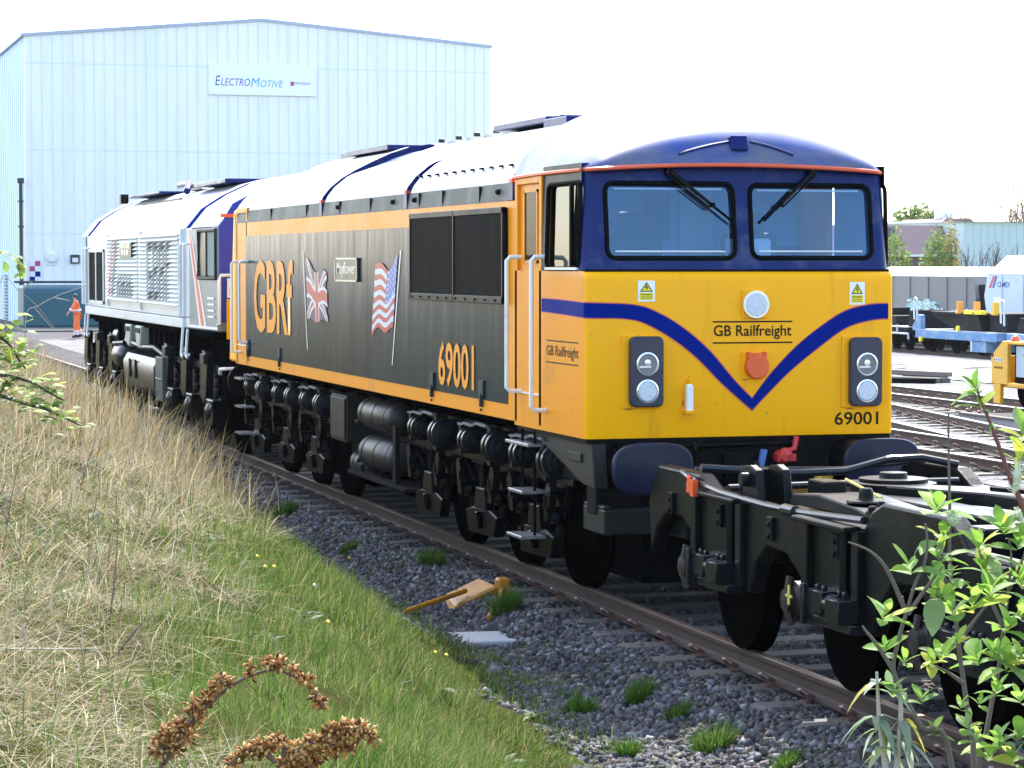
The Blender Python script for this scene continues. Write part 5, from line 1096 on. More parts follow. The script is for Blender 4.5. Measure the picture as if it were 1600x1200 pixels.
mb = MB(); P2.poly(mb, [(-85.45, 1.68), (-85.2, 1.68), (-84.8, 2.22), (-85.02, 2.22)], .006, 0); P2.poly(mb, [(-85.1, 1.68), (-84.92, 1.68), (-84.6, 2.22), (-84.76, 2.22)], .006, 1); mb.build('slanted_mark', [CR_, CX_], hb2, fix=False)
mb = MB(); P2.poly(mb, [(-84.9, .95), (-84.2, .95), (-84.2, 1.28), (-84.9, 1.28)], .006); mb.build('white_panel', WHITE, hb2, fix=False)
mb = MB(); mb.box(46, 48.2, 86.0, 86.8, ZY+.9, ZY+2.9); mb.build('end_ladder_box', FBK, h1)
# ------------------------------------------------------------------ background buildings
BRICK = M('red_brick', (.20, .10, .08), .85, var=.15, scale=2, dirt=(.16,.08,.07), dirt_amt=.4); TILE = M('roof_tile', (.22,.14,.15), .7, var=.15, scale=1.5)
hs = thing('brick_house', (97, 203, -1.2), 'low red brick building with dull slate roof behind the hopper wagons', 'building')
mb = MB(); mb.box(84, 101.8, 203, 210, -1.2, 3.4); mb.build('wall', BRICK, hs)
mb = MB(); mb.prism([(202.6, 3.4), (210.4, 3.4), (208.5, 6.4), (205.5, 6.4)], 'x', 83.5, 101.9); mb.box(83.5, 101.9, 202.45, 202.6, 3.4, 3.6, 1); rfh = mb.build('roof', [TILE, WHITE], hs)
mb = MB(); mb.box(94.9, 96.2, 203.6, 205.5, 5.4, 6.2); mb.build('roof_vent', M('slate_dark', (.1,.1,.13)), rfh)
for x in (95.9, 98.8):
    mb = MB(); mb.box(x-.45, x+.45, 202.93, 203, 1.2, 2.9); wf = mb.build('window', WHITE, hs); mb = MB(); mb.box(x-.36, x+.36, 202.9, 202.93, 1.3, 2.8); mb.build('pane', M_glass('dark_glass', (.2,.23,.26)), wf)
hs2 = thing('gabled_house', (116, 232, -1.5), 'red roofed house with white chimney rising beyond the low brick building', 'house')
mb = MB(); mb.box(112.5, 120, 232, 242, -1.5, 5.4); mb.build('wall', BRICK, hs2)
mb = MB(); mb.prism([(112, 5.4), (120.5, 5.4), (118, 7.6), (115.2, 7.6)], 'y', 231.5, 242.5); r2 = mb.build('roof', M('red_tile', (.20,.10,.10), .7), hs2)
mb = MB(); mb.box(115.4, 116.9, 233.5, 235, 7., 8.7); mb.build('chimney', WHITE, r2)
shd = thing('clad_shed', (108, 200, -1.2), 'long pale grey-green clad shed behind the row of bare saplings', 'shed')
mb = MB(); mb.box(102, 130, 201, 230, -1.2, 6.7); x = 102.3
while x < 118: mb.box(x, x+.12, 200.93, 201, -1.2, 6.68); x += .75
mb.build('wall', M('shed_green', (.60,.68,.68), .6, var=.08, scale=.5), shd)
mb = MB(); mb.prism([(200.6, 6.7), (230.4, 6.7), (215, 6.95)], 'x', 101.7, 130.4); mb.build('roof', M('shed_roof', (.7,.72,.74), .5), shd)
# ------------------------------------------------------------------ vegetation
XS = np.array(xs); YS = np.array(ys); ZG = np.array([v[2] for v in V_GROUND]).reshape(len(ys), len(xs))
def hg(x, y):
    i = np.clip(np.searchsorted(XS, x)-1, 0, len(XS)-2); j = np.clip(np.searchsorted(YS, y)-1, 0, len(YS)-2)
    a = (x-XS[i])/(XS[i+1]-XS[i]); b = (y-YS[j])/(YS[j+1]-YS[j])
    return (ZG[j, i]*(1-a)+ZG[j, i+1]*a)*(1-b)+(ZG[j+1, i]*(1-a)+ZG[j+1, i+1]*a)*b
CM = np.array(CAM); FN = np.array(FWD); RN = np.array(RGT); UN = np.array(UPV)
def inview(x, y, z, m=220):
    d = np.stack([x, y, z], 1)-CM; D = d@FN; u = 800+4000*(d@RN)/D; v = 600-4000*(d@UN)/D
    return (D > 1) & (u > -m) & (u < 1600+m) & (v < 1200+m) & (v > -m), D
def vnoise(x, y, s, o=0.):
    return np.array([MN.noise(Vector((a*s, b*s, o))) for a, b in zip(x, y)])
def blades(name, x, y, L, w, lean, pal, pw, mat, curl=1.6, az=None, azs=PI, sink=.02, label=None, cat=None, kind='stuff', parent=None, base=None, jit=.25):
    n = len(x); z = hg(x, y) if base is None else base
    D = np.linalg.norm(np.stack([x, y, z], 1)-CM, axis=1); w = np.maximum(w, D*.00042)*RNG.uniform(.7, 1.3, n)
    ph = RNG.uniform(-PI, PI, n) if az is None else az+RNG.normal(0, azs, n)
    th = np.clip(np.abs(RNG.normal(lean, .28, n)), 0, 1.5)
    wd = ph+PI/2+RNG.normal(0, .7, n); T = np.array([0, .38, .72, 1.]); W = np.array([1, .85, .55, .06])
    pts = np.zeros((n, 4, 2, 3))
    for k in range(4):
        h = L*np.sin(th)*T[k]**curl; v = L*(np.cos(th)*T[k]-.18*np.sin(th)*T[k]**2)
        c = np.stack([x+np.cos(ph)*h, y+np.sin(ph)*h, z-sink+v], 1)
        o = np.stack([np.cos(wd), np.sin(wd), np.zeros(n)], 1)*(w*W[k]/2)[:, None]
        pts[:, k, 0] = c-o; pts[:, k, 1] = c+o
    b = (np.arange(n)*8)[:, None, None]; q = np.array([[0, 1, 3, 2], [2, 3, 5, 4], [4, 5, 7, 6]])[None]
    F = (b+q).reshape(-1, 4)
    pal = np.array(pal); ci = RNG.choice(len(pal), n, p=np.array(pw)/sum(pw)); C = pal[ci]*RNG.uniform(1-jit, 1+jit, (n, 1))
    o = np_mesh(name, pts.reshape(-1, 3), F, np.repeat(C, 3, axis=0), mat, parent)
    if kind: o['kind'] = kind
    if label: tag(o, label, cat)
    return o
BLADE = M_attr('grass_blade', .7, .35, .12)
STRAW = [(.36,.28,.145), (.27,.20,.10), (.46,.39,.25), (.30,.275,.21), (.15,.10,.055), (.19,.21,.07)]
GREEN = [(.075,.145,.02), (.12,.195,.03), (.05,.105,.015), (.18,.215,.06)]
def scatter(n, x0, x1, dmin, dmax, cond=None, m=220):
    D = np.exp(RNG.uniform(np.log(dmin), np.log(dmax), n)); x = RNG.uniform(x0, x1, n); y = D-19.3
    ok, _ = inview(x, y, hg(x, y), m); x, y = x[ok], y[ok]
    if cond is not None: k = cond(x, y); x, y = x[k], y[k]
    return x, y
# matted straw low on the bank, standing dry grass, new green growth
edge = lambda y: np.interp(y, [-11.9, -10.5, -8.7, -7.1, -4.4, 3, 11.7, 19, 45], [-6.4, -6.2, -5.9, -5.6, -5.0, -3.4, -1.9, -1.05, -.98])+.15*np.sin(y*.9)+.1*np.sin(y*2.3+1)
x, y = scatter(240000, -9.5, -1.2, 4.5, 66, lambda x, y: x < edge(y)+RNG.normal(0, .18, len(x)))
n1 = vnoise(x, y, .8); k = n1 > -.9; x, y, n1 = x[k], y[k], n1[k]
blades('dry_grass', x, y, RNG.uniform(.10, .34, len(x))*np.clip(1+.6*n1, .55, 2)*np.clip(.6+(edge(y)-x)*.5, .5, 1.1), .0048, 1.12, STRAW, [3, 4, 3, 3, 3.5, 2.5], BLADE, curl=1.3, az=-.5, azs=2.2, jit=.4)
x, y = scatter(36000, -9.5, -1.1, 6, 66, lambda x, y: (x < edge(y)-.12+RNG.normal(0, .2, len(x))) & (RNG.uniform(0, 1, len(x)) < np.clip(.12+(y+4)*.06, .12, 1)))
n1 = vnoise(x, y, .5, 3)
blades('tall_dry_grass', x, y, RNG.uniform(.30, .66, len(x))*(1+.5*n1)*np.clip(.6+(y+9)*.033, .55, 1.3), .0034, .42, STRAW, [5, 4, 5, 3, 1, 1], BLADE, curl=1.9, az=-.3, azs=1.1)
x, y = scatter(36000, -9.5, -2.2, 4.5, 60, lambda x, y: vnoise(x, y, .75, 9)+.35*vnoise(x, y, 2.5, 11) > .02)
blades('new_grass', x, y, RNG.uniform(.10, .30, len(x)), .0046, .5, GREEN, [3, 3, 3, 2], BLADE)
x, y = scatter(90000, -9.5, -1.3, 4.5, 40, lambda x, y: x < edge(y)+RNG.normal(0, .2, len(x)))
blades('matted_straw', x, y, RNG.uniform(.12, .42, len(x)), .0044, 1.42, STRAW, [3, 3, 4, 5, 2, 1], BLADE, curl=1.1, az=-.2, azs=2.4, sink=-.03, jit=.45)
gedge = lambda y: np.interp(y, [-9, -6, -4.1, -1, 2.9, 5.8, 9.6, 20], [-3.4, -2.8, -2.4, -1.95, -2.1, -2.0, -2.1, -1.5])+.16*np.sin(y*1.7+2)+.12*np.sin(y*4.1)
x, y = scatter(260000, -6.0, -1.2, 6, 60, lambda x, y: (x < gedge(y)+RNG.normal(0, .24, len(x))) & (x > edge(y)-.15+RNG.normal(0, .2, len(x))))
n1 = vnoise(x, y, 1.3, 5)+.5*vnoise(x, y, 3.5, 8); k = n1 > np.where(x > gedge(y)-.5, -.12, -.7); x, y, n1 = x[k], y[k], n1[k]
blades('green_verge', x, y, RNG.uniform(.06, .19, len(x))*np.clip(1+1.1*n1, .4, 1.9)*np.clip((gedge(y)-x)*.6+.45, .35, 1), .0042, .6, GREEN+[(.34,.29,.13), (.25,.235,.09)], [4, 3.4, 3.4, 3, 2.2, 2.2], BLADE, az=-.2, azs=1.4)
# thin growth creeping over the ballast edge
x, y = scatter(40000, -3.4, -1.1, 9, 50, lambda x, y: (vnoise(x, y, 1.1, 2)+.4*vnoise(x, y, 4, 6) > .2) & (x > gedge(y)-.6))
blades('ballast_weeds', x, y, RNG.uniform(.03, .11, len(x)), .004, .6, GREEN, [3, 2, 3, 3], BLADE)
x, y = scatter(900, -8, -1.9, 9, 40, lambda x, y: vnoise(x, y, 1.2, 21) > .25)
_lv = []
for a_, b_ in zip(x, y):
    _lv.append((a_, b_))
BW = [(.06,.12,.03), (.09,.17,.05), (.05,.10,.04), (.14,.20,.09)]
# single tufts on the ballast
TF = []
for i, (u, v, r, h) in enumerate(((675, 893, .20, .17), (790, 962, .18, .20), (1000, 1082, .14, .14), (1115, 1150, .20, .17), (545, 858, .14, .10), (1060, 1110, .12, .10), (980, 1150, .12, .12), (505, 772, .16, .09), (910, 1090, .15, .14), (440, 805, .3, .16), (1230, 1190, .13, .10))):
    d = FWD+(u-800)/FPX*RGT+(600-v)/FPX*UPV; t = (-.24-CAM.z)/d.z; p = CAM+t*d
    n = 520; a = RNG.uniform(-PI, PI, n); q = r*.55*np.sqrt(RNG.uniform(0, 1, n)); x = p.x+q*np.cos(a); y = p.y+q*np.sin(a); z = hg(x, y)
    o = blades('grass_tuft', x-p.x+p.x, y, RNG.uniform(.5, 1.15, n)*h*1.25, .0042, .5, [(.07,.16,.02), (.11,.21,.03), (.05,.11,.015), (.3,.27,.12)], [4, 3, 3, .6], BLADE, az=a, azs=.5, kind=None)
    TF.append(o)
lab = ['grass tuft on the ballast below the middle of the orange locomotive', 'bright grass tuft growing right of the yellow iron bracket', 'small grass tuft on ballast above the dandelion verge, right of centre', 'dense grass tuft nearest the sapling at the lower right',
       'small flat tuft on shaded ballast left of centre', 'thin tuft between two denser tufts at the lower right', 'low tuft at the bottom edge on the gravel', 'flat far tuft near the rail below the air tanks', 'straggly tuft on the gravel above the bottom verge', 'broad shaded tuft beside the tall dry grass', 'short tuft on gravel left of the grey-leaved shrub']
for o, l in zip(TF, lab): tag(o, l, 'grass tuft', 'grass tufts on the ballast')
# loose ballast stones
def stones(n, x0, x1, dmin, dmax, s0, s1, cond=None, up=.0):
    x, y = scatter(n, x0, x1, dmin, dmax, cond, 120); n = len(x); z = hg(x, y)+up
    cube = np.array([[a, b, c] for a in (-1, 1) for b in (-1, 1) for c in (-1, 1)], float)
    P_ = cube[None]*RNG.uniform(.45, 1, (n, 8, 1))*RNG.uniform(.6, 1.2, (n, 1, 3))*(s0+(s1-s0)*RNG.power(.9, (n, 1, 1))*1.15)
    q = RNG.normal(0, 1, (n, 4)); q /= np.linalg.norm(q, axis=1)[:, None]; w_, a, b, c = q.T
    Rm = np.stack([np.stack([1-2*(b*b+c*c), 2*(a*b-c*w_), 2*(a*c+b*w_)], -1), np.stack([2*(a*b+c*w_), 1-2*(a*a+c*c), 2*(b*c-a*w_)], -1), np.stack([2*(a*c-b*w_), 2*(b*c+a*w_), 1-2*(a*a+b*b)], -1)], 1)
    Pw = np.einsum('nij,nkj->nki', Rm, P_)+np.stack([x, y, z], 1)[:, None, :]
    q = np.array([[0,1,3,2],[4,6,7,5],[0,4,5,1],[2,3,7,6],[0,2,6,4],[1,5,7,3]]); F = (np.arange(n)*8)[:, None, None]+q[None]
    pal = np.array([(.068,.066,.073), (.115,.112,.124), (.20,.198,.208), (.09,.072,.062), (.14,.118,.098)]); C = pal[RNG.choice(5, n, p=[.3,.3,.12,.16,.12])]*RNG.uniform(.7, 1.25, (n, 1))
    rs_ = np.clip(1-np.abs(np.abs(x-.065)-.75)/.38, 0, 1)[:, None]*.65; C = C*(1-rs_)+np.array([[.06, .036, .025]])*rs_
    o = np_mesh('ballast_stones', Pw.reshape(-1, 3), F.reshape(-1, 4), np.repeat(C, 6, axis=0), M_attr('stone_colour', .8, 0, .15)); o['kind'] = 'stuff'
slp = lambda x, y: (np.abs(((y+.6+.35) % .7)-.35) > .135) | (x < -1.22) | (RNG.uniform(0, 1, len(x)) < np.where(vnoise(x, y, .9, 30) > .0, .75, .12))
stones(52000, -3.3, -.80, 9, 48, .013, .032, lambda x, y: slp(x, y) & (x > gedge(y)-.25+RNG.normal(0, .12, len(x))), .004)
stones(9000, -.64, .75, 9, 26, .013, .03, slp, .0)
stones(9000, .9, 4.5, 10, 40, .012, .03, None, .004)
# dandelions
DY = M('dandelion_yellow', (.85,.62,.01), .6); STEMG = M('flower_stem', (.12,.2,.05), .6); CLOCK = M('seed_clock', (.75,.74,.68), .8)
dl = ['yellow dandelion standing highest by the tall dry grass', 'left dandelion of the close pair on the green verge', 'right dandelion of the close pair on the green verge', 'white dandelion clock on the green verge', 'yellow dandelion left of the pair below the concrete slab', 'yellow dandelion right of the pair below the concrete slab', 'dandelion seen tiny against the ballast left of centre', 'pale dandelion low in the middle of the green verge']
for i, (u, v, zz, h) in enumerate(((402, 868, .16, .12), (414, 884, .1, .1), (428, 884, .1, .1), (491, 915, -.05, .1), (680, 1018, -.22, .1), (697, 1022, -.22, .09), (546, 871, -.26, .07), (512, 970, -.1, .07))):
    d = FWD+(u-800)/FPX*RGT+(600-v)/FPX*UPV
    t = 9.0
    for _ in range(400):
        p = CAM+d*t
        if p.z-h < hg(np.array([p.x]), np.array([p.y]))[0]: break
        t += .05
    r = thing('dandelion', (p.x, p.y, p.z-h), dl[i], 'flower', 'dandelions on the verge'); mb = MB()
    mb.tube([(p.x, p.y, p.z-h-.03), (p.x+.005, p.y, p.z-.01)], .003, 5); mb.build('stem', STEMG, r)
    mb = MB()
    if i == 3: mb.ball((p.x, p.y, p.z), .016, m=0)
    else: mb.lathe([(0, .004), (.005, .015), (.010, .014), (.013, .005)], (p.x, p.y, p.z-.01), (.2,-.5,.8), 12)
    mb.build('flower_head', CLOCK if i == 3 else DY, r)
# iron bracket and slab in the grass
OI = M('rusty_yellow_iron', (.50,.21,.008), .5, var=.25, scale=9, dirt=(.2,.09,.03), dirt_amt=.45, dirt_scale=8)
ib = thing('iron_bracket', (-1.5, 2.9, -.3), 'rusty yellow iron bracket with two rods lying on the ballast', 'iron bracket')
mb = MB(); mb.add([(-1.66, 2.62, -.33), (-1.60, 3.2, -.30), (-1.22, 3.2, -.16), (-1.22, 2.62, -.17), (-1.62, 2.62, -.24), (-1.56, 3.2, -.22), (-1.24, 3.2, -.08), (-1.24, 2.62, -.08)], [(0,1,2,3), (4,5,6,7), (0,1,5,4), (1,2,6,5), (2,3,7,6), (3,0,4,7)]); mb.prism([(2.55, -.30), (2.75, -.30), (2.72, -.02), (2.6, -.02)], 'x', -1.24, -1.12); mb.build('plate', OI, ib, bevel=.02)
for a, b, r in (((-1.5, 2.75, -.14), (-2.25, 2.0, -.20), .024), ((-1.2, 2.58, -.12), (-1.58, 1.7, -.24), .022)):
    mb = MB(); mb.tube([a, b], r, 10); mb.build('rod', OI, ib, smooth=True)
mb = MB(); mb.box(-2.32, -1.58, .72, 1.30, -.36, -.29, rot=Matrix.Rotation(R(-6), 3, 'Z')); tag(mb.build('concrete_slab', M('slab_concrete', (.36,.36,.38), .8, var=.12, bump=.2), bevel=.01), 'grey concrete slab lying flat in the grass beside the ballast', 'slab')
# ------------------------------------------------------------------ leaves
class Leaves:
    def __init__(s): s.V = []; s.F = []; s.C = []
    def leaf(s, p, d, up, L, W, col, bend=.25, fold=.12, tip=.0):
        d = d.normalized(); r = d.cross(up); r = r.normalized() if r.length > 1e-6 else d.orthogonal().normalized(); n = r.cross(d); k = len(s.V)
        prof = ((0, .04), (.18, .55), (.42, .95), (.66, 1.), (.86, .66), (1, .05)) if not tip else ((0, .08), (.12, .6), (.32, 1.), (.6, .8), (.84, .4), (1, .03))
        for t, w in prof:
            c = p+d*(L*t)-n*(bend*L*t*t)
            s.V += [c-r*(W/2*w)+n*(fold*W*w), c, c+r*(W/2*w)+n*(fold*W*w)]
        for i in range(len(prof)-1):
            a = k+3*i; s.F += [(a, a+1, a+4, a+3), (a+1, a+2, a+5, a+4)]; q = random.uniform(.9, 1.1); s.C += [tuple(c*q for c in col)]*2
    def build(s, name, parent, mat): return np_mesh(name, np.array([tuple(v) for v in s.V]), s.F, s.C, mat, parent)
LEAF = M_attr('leaf_blade', .55, .55, .25); BARK = M('twig_bark', (.11,.085,.065), .7, var=.25, scale=30); REDB = M('red_bark', (.16,.05,.035), .55, var=.2, scale=30); PALEB = M('pale_twig', (.38,.33,.26), .7, var=.2)
def rv(s=1.): return Vector((random.gauss(0, s), random.gauss(0, s), random.gauss(0, s)))
WG = [(.20,.36,.06), (.26,.43,.08), (.16,.30,.06), (.32,.46,.09), (.24,.34,.15), (.18,.32,.05), (.46,.50,.08)]
def rosette(lv, p, ax, n, L, up=.75):
    ax = ax.normalized(); a0 = random.uniform(0, 6)
    for i in range(n):
        a = a0+i*2.4; r = ax.orthogonal().normalized(); b = ax.cross(r); rad = r*math.cos(a)+b*math.sin(a); f = i/max(1, n-1)
        d = ax*(up*(1.2-f)+.15)+rad*(.35+.75*f); l = L*random.uniform(.5, 1.22)*(.7+.4*f)
        lv.leaf(p+ax*(L*.25*(1-f)), d, ax*.9+rad*-.4+rv(.15), l, l*random.uniform(.36, .54), random.choice(WG), bend=.28*f+random.uniform(-.1, .4), fold=random.uniform(.02, .28))
def up2(px, D): return [at(u, v, d) for (u, v), d in zip(px, D if isinstance(D, (list, tuple)) else [D]*len(px))]
def plant(name, label, cat, stems, ros, catk=(), bark=BARK, r0=.006, group=None, base_drop=1.0):
    """stems: (pixel path from the ground up, distance); ros: (u,v,d,n,L)"""
    S0 = up2(*stems[0]); t = thing(name, (S0[0].x, S0[0].y, float(hg(np.array([S0[0].x]), np.array([S0[0].y]))[0])), label, cat, group)
    for i, (px, D) in enumerate(stems):
        P_ = up2(px, D)
        if px[0][1] >= 1195:
            b = P_[0].copy(); gz = float(hg(np.array([b.x]), np.array([b.y]))[0]); P_ = [Vector((b.x+.05, b.y, gz-.05)), Vector((b.x+.02, b.y, (gz+b.z)/2))]+P_
        n = len(P_); mb = MB(); rr = r0*(1 if i == 0 else .75)
        mb.tube([p for p in crom(P_, 5)], [rr*(1-.72*j/((n-1)*5)) for j in range((n-1)*5+1)], 7); mb.build('stem', bark, t, smooth=True)
    if ros:
        lv = Leaves()
        for u, v, d, n, L in ros:
            p = at(u, v, d); rosette(lv, p, Vector((random.uniform(-.3, .3), random.uniform(-.3, .1), 1)), n, L)
        lv.build('foliage', t, LEAF)
    for u, v, d, l in catk:
        p = at(u, v, d); mb = MB(); ax = Vector((random.uniform(-.3, .3), 0, 1)).normalized(); mb.lathe([(0, .003), (l*.2, .0065), (l*.6, .007), (l, .002)], p, ax, 9)
        for _ in range(70): q = random.uniform(.05, 1)*l; a = random.uniform(0, 6.3); o = ax.orthogonal().normalized(); o = o*math.cos(a)+ax.cross(o)*math.sin(a); mb.tube([p+ax*q+o*.005, p+ax*(q+.004)+o*.0125], .0007, 3)
        mb.build('catkin', M('catkin_cream', (.55,.58,.38), .8), t)
    return t
plant('willow_sapling', 'young willow sapling forking into one long bare pale twig', 'sapling',
      [([(1488, 1200), (1440, 1136), (1418, 1096), (1396, 1048), (1404, 1000), (1416, 958), (1430, 912), (1443, 885), (1449, 850), (1446, 818)], 4.2), ([(1416, 957), (1387, 892), (1360, 862), (1325, 847)], 4.2), ([(1418, 960), (1450, 915), (1473, 885)], 4.2), ([(1396, 1048), (1372, 1010), (1352, 985), (1348, 978)], 4.2)],
      [(1424, 898, 4.2, 7, .055), (1378, 972, 4.15, 7, .055), (1385, 1020, 4.2, 6, .04), (1412, 1040, 4.2, 6, .035), (1440, 1100, 4.15, 6, .04), (1460, 1150, 4.2, 6, .035), (1395, 1090, 4.1, 6, .05), (1470, 940, 4.2, 6, .045)])
plant('willow_sapling', 'tallest leafy willow sapling ending in a bare budded tip', 'sapling',
      [([(1522, 1200), (1518, 1150), (1512, 1112), (1506, 1068), (1500, 1026), (1495, 980), (1488, 920), (1484, 880), (1484, 800), (1483, 740), (1482, 690), (1482, 645)], 4.35), ([(1506, 1068), (1480, 1050), (1460, 1040)], 4.3), ([(1500, 1000), (1530, 960), (1555, 930)], 4.35), ([(1490, 930), (1470, 890), (1462, 840)], 4.3)],
      [(1462, 805, 4.3, 8, .06), (1474, 850, 4.3, 7, .06), (1468, 880, 4.3, 7, .055), (1462, 935, 4.25, 8, .06), (1490, 965, 4.3, 7, .055), (1520, 955, 4.3, 7, .06), (1545, 935, 4.3, 7, .055), (1470, 1035, 4.3, 7, .06), (1452, 1045, 4.3, 6, .045), (1500, 1110, 4.3, 6, .035), (1530, 1105, 4.3, 6, .035), (1512, 1142, 4.3, 6, .04), (1525, 1160, 4.25, 6, .035), (1497, 1010, 4.3, 6, .045), (1486, 905, 4.3, 6, .04)], [(1491, 822, 4.3, .024)])
plant('willow_sapling', 'densest willow sapling with overlapping large leaf clusters', 'sapling',
      [([(1530, 1200), (1540, 1150), (1550, 1096), (1562, 1036), (1568, 980), (1576, 920), (1580, 870), (1576, 840)], 4.5), ([(1568, 980), (1545, 930), (1535, 880), (1528, 850)], 4.45), ([(1576, 920), (1592, 890), (1602, 860)], 4.5)],
      [(1528, 868, 4.45, 8, .065), (1540, 900, 4.45, 8, .065), (1556, 925, 4.45, 8, .06), (1568, 835, 4.5, 9, .05), (1590, 860, 4.5, 8, .055), (1550, 1030, 4.45, 8, .06), (1530, 1040, 4.4, 7, .055), (1572, 1050, 4.45, 8, .06), (1590, 1040, 4.45, 7, .06), (1556, 1088, 4.45, 7, .045), (1570, 990, 4.45, 7, .05), (1597, 970, 4.5, 7, .05), (1560, 1170, 4.4, 8, .055), (1590, 1160, 4.4, 8, .055), (1545, 1190, 4.4, 7, .05), (1595, 1100, 4.5, 7, .05), (1580, 1195, 4.4, 7, .05), (1596, 920, 4.5, 7, .05)], [(1592, 815, 4.5, .022)])
plant('willow_shoot', 'slanting red-barked willow shoot with one leaf cluster at its tip', 'sapling',
      [([(1622, 860), (1600, 795), (1578, 745), (1562, 700), (1545, 655), (1532, 625), (1526, 605)], 4.0)],
      [(1527, 618, 4.0, 7, .045), (1532, 640, 4.0, 6, .036), (1548, 680, 4.0, 3, .02), (1597, 690, 4.05, 8, .06), (1590, 725, 4.05, 6, .045)], [(1585, 772, 4.0, .05)], REDB, .0055)
# grey-leaved drooping shrub at the bottom
bd = thing('grey_leaved_shrub', tuple(at(1375, 1200, 4.1))[:2]+(1.2,), 'drooping grey-green shrub with long pointed leaves beside the willow saplings', 'shrub')
S_ = [up2([(1385, 1210), (1380, 1170), (1374, 1130), (1372, 1090), (1370, 1050)], 4.1), up2([(1400, 1210), (1405, 1160), (1408, 1110), (1406, 1070)], 4.1)]
for P_ in S_:
    gz = float(hg(np.array([P_[0].x]), np.array([P_[0].y]))[0]); mb = MB(); mb.tube([Vector((P_[0].x, P_[0].y, gz-.05))]+P_, [.007]+[.0055-.0008*i for i in range(5)][:len(P_)], 7); mb.build('stem', PALEB, bd, smooth=True)
lv = Leaves(); GR = [(.24,.31,.23), (.30,.36,.26), (.18,.28,.11), (.34,.40,.18), (.13,.24,.06), (.50,.44,.09)]
for (u, v), n in (((1368, 1120), 7), ((1374, 1140), 6), ((1408, 1125), 6), ((1371, 1068), 5), ((1405, 1155), 6), ((1385, 1170), 6)):
    p = at(u, v, 4.1)
    for i in range(n):
        a = random.uniform(0, 6.3); d = Vector((math.cos(a), math.sin(a)*.6, random.uniform(-.5, .5))); l = random.uniform(.032, .06); lv.leaf(p, d, Vector((0, 0, 1)), l, l*.34, random.choice(GR), bend=random.uniform(.7, 1.3), tip=1)
lv.build('foliage', bd, LEAF)
lv = Leaves()
for a_, b_ in _lv:
    z_ = float(hg(np.array([a_]), np.array([b_]))[0])
    for i in range(5): q = random.uniform(0, 6.3); l = random.uniform(.06, .16); lv.leaf(Vector((a_, b_, z_+.02)), Vector((math.cos(q), math.sin(q), random.uniform(.4, 1.3))), Vector((0, 0, 1)), l, l*.36, random.choice(BW), bend=.5, tip=1)
lv.build('broad_leaf_weeds', None, LEAF)['kind'] = 'stuff'
# dried dock seed heads
DOCK = M_attr('dock_bract', .6, .25); DB = [(.50,.22,.06), (.62,.32,.10), (.36,.14,.04), (.74,.48,.2), (.18,.07,.02)]
dk = lambda x, y: (220+x*.25, 1010+y*.25)
def dock(label, stems, clusters, D, root):
    b = at(root[0], root[1], D); gz = float(hg(np.array([b.x]), np.array([b.y]))[0]); t = thing('dried_dock', (b.x, b.y, gz), label, 'dried plant', 'dried dock seed heads')
    for i, s in enumerate(stems):
        P_ = up2([dk(*q) for q in s], D)
        if i == 0: P_ = [Vector((b.x, b.y, gz-.05)), Vector((b.x, b.y, (gz+b.z)/2)), b]+P_
        mb = MB(); C_ = crom(P_, 5); mb.tube(C_, [.003-.0022*j/len(C_) for j in range(len(C_))], 7); mb.build('stem', M('dock_stem', (.13,.08,.05), .6), t, smooth=True)
    V_ = []; F_ = []; C_ = []; mbx = MB()
    for (cx, cy, r) in clusters:
        c = at(*dk(cx, cy), D); rr = r*.25/4000*D*.72; n = int((8+r*.5)*random.uniform(.6, 1.5)); st_ = min((q for s_ in stems for q in s_), key=lambda q: (q[0]-cx)**2+(q[1]-cy)**2); mbx.tube([at(*dk(*st_), D), c], .0009, 4)
        for _ in range(n):
            o = rv(.55); o = o.normalized()*rr*random.uniform(.25, 1); p = c+o; d = (o.normalized()+rv(.45)).normalized(); L = random.uniform(.003, .0095); a = d.orthogonal().normalized(); bb = d.cross(a); k = len(V_); w_ = L*.27
            V_ += [p, p+d*L*.55+a*w_, p+d*L*.55+bb*w_, p+d*L*.55-a*w_, p+d*L*.55-bb*w_, p+d*L*1.25]
            col = random.choice(DB)
            for tri in ((0,1,2),(0,2,3),(0,3,4),(0,4,1),(5,2,1),(5,3,2),(5,4,3),(5,1,4)): F_.append(tuple(k+q for q in tri)); C_.append(col)
    mbx.build('seed_stalks', MATS['dock_stem'], t)
    np_mesh('seed_clusters', np.array([tuple(v) for v in V_]), F_, C_, DOCK, t); return t
dock('arching dried dock stem with separate rusty seed clusters', [[(140, 750), (200, 640), (260, 540), (330, 450), (430, 360), (560, 250), (680, 185), (800, 150), (880, 155), (960, 190), (1040, 240), (1110, 300), (1150, 400)]],
     [(90, 640, 40), (110, 600, 35), (170, 580, 40), (230, 650, 45), (200, 620, 40), (150, 540, 35), (240, 500, 42), (270, 520, 40), (300, 570, 45), (120, 680, 35), (320, 380, 48), (345, 400, 45), (350, 450, 42), (390, 370, 30), (430, 290, 38), (410, 320, 32), (500, 220, 38), (480, 240, 30), (550, 228, 30), (680, 122, 30), (690, 180, 18), (830, 105, 36), (800, 108, 28), (870, 108, 30), (950, 145, 26), (985, 172, 26), (1030, 215, 28), (1095, 310, 20), (1130, 365, 24), (1120, 345, 20)], 2.6, (252, 1215))
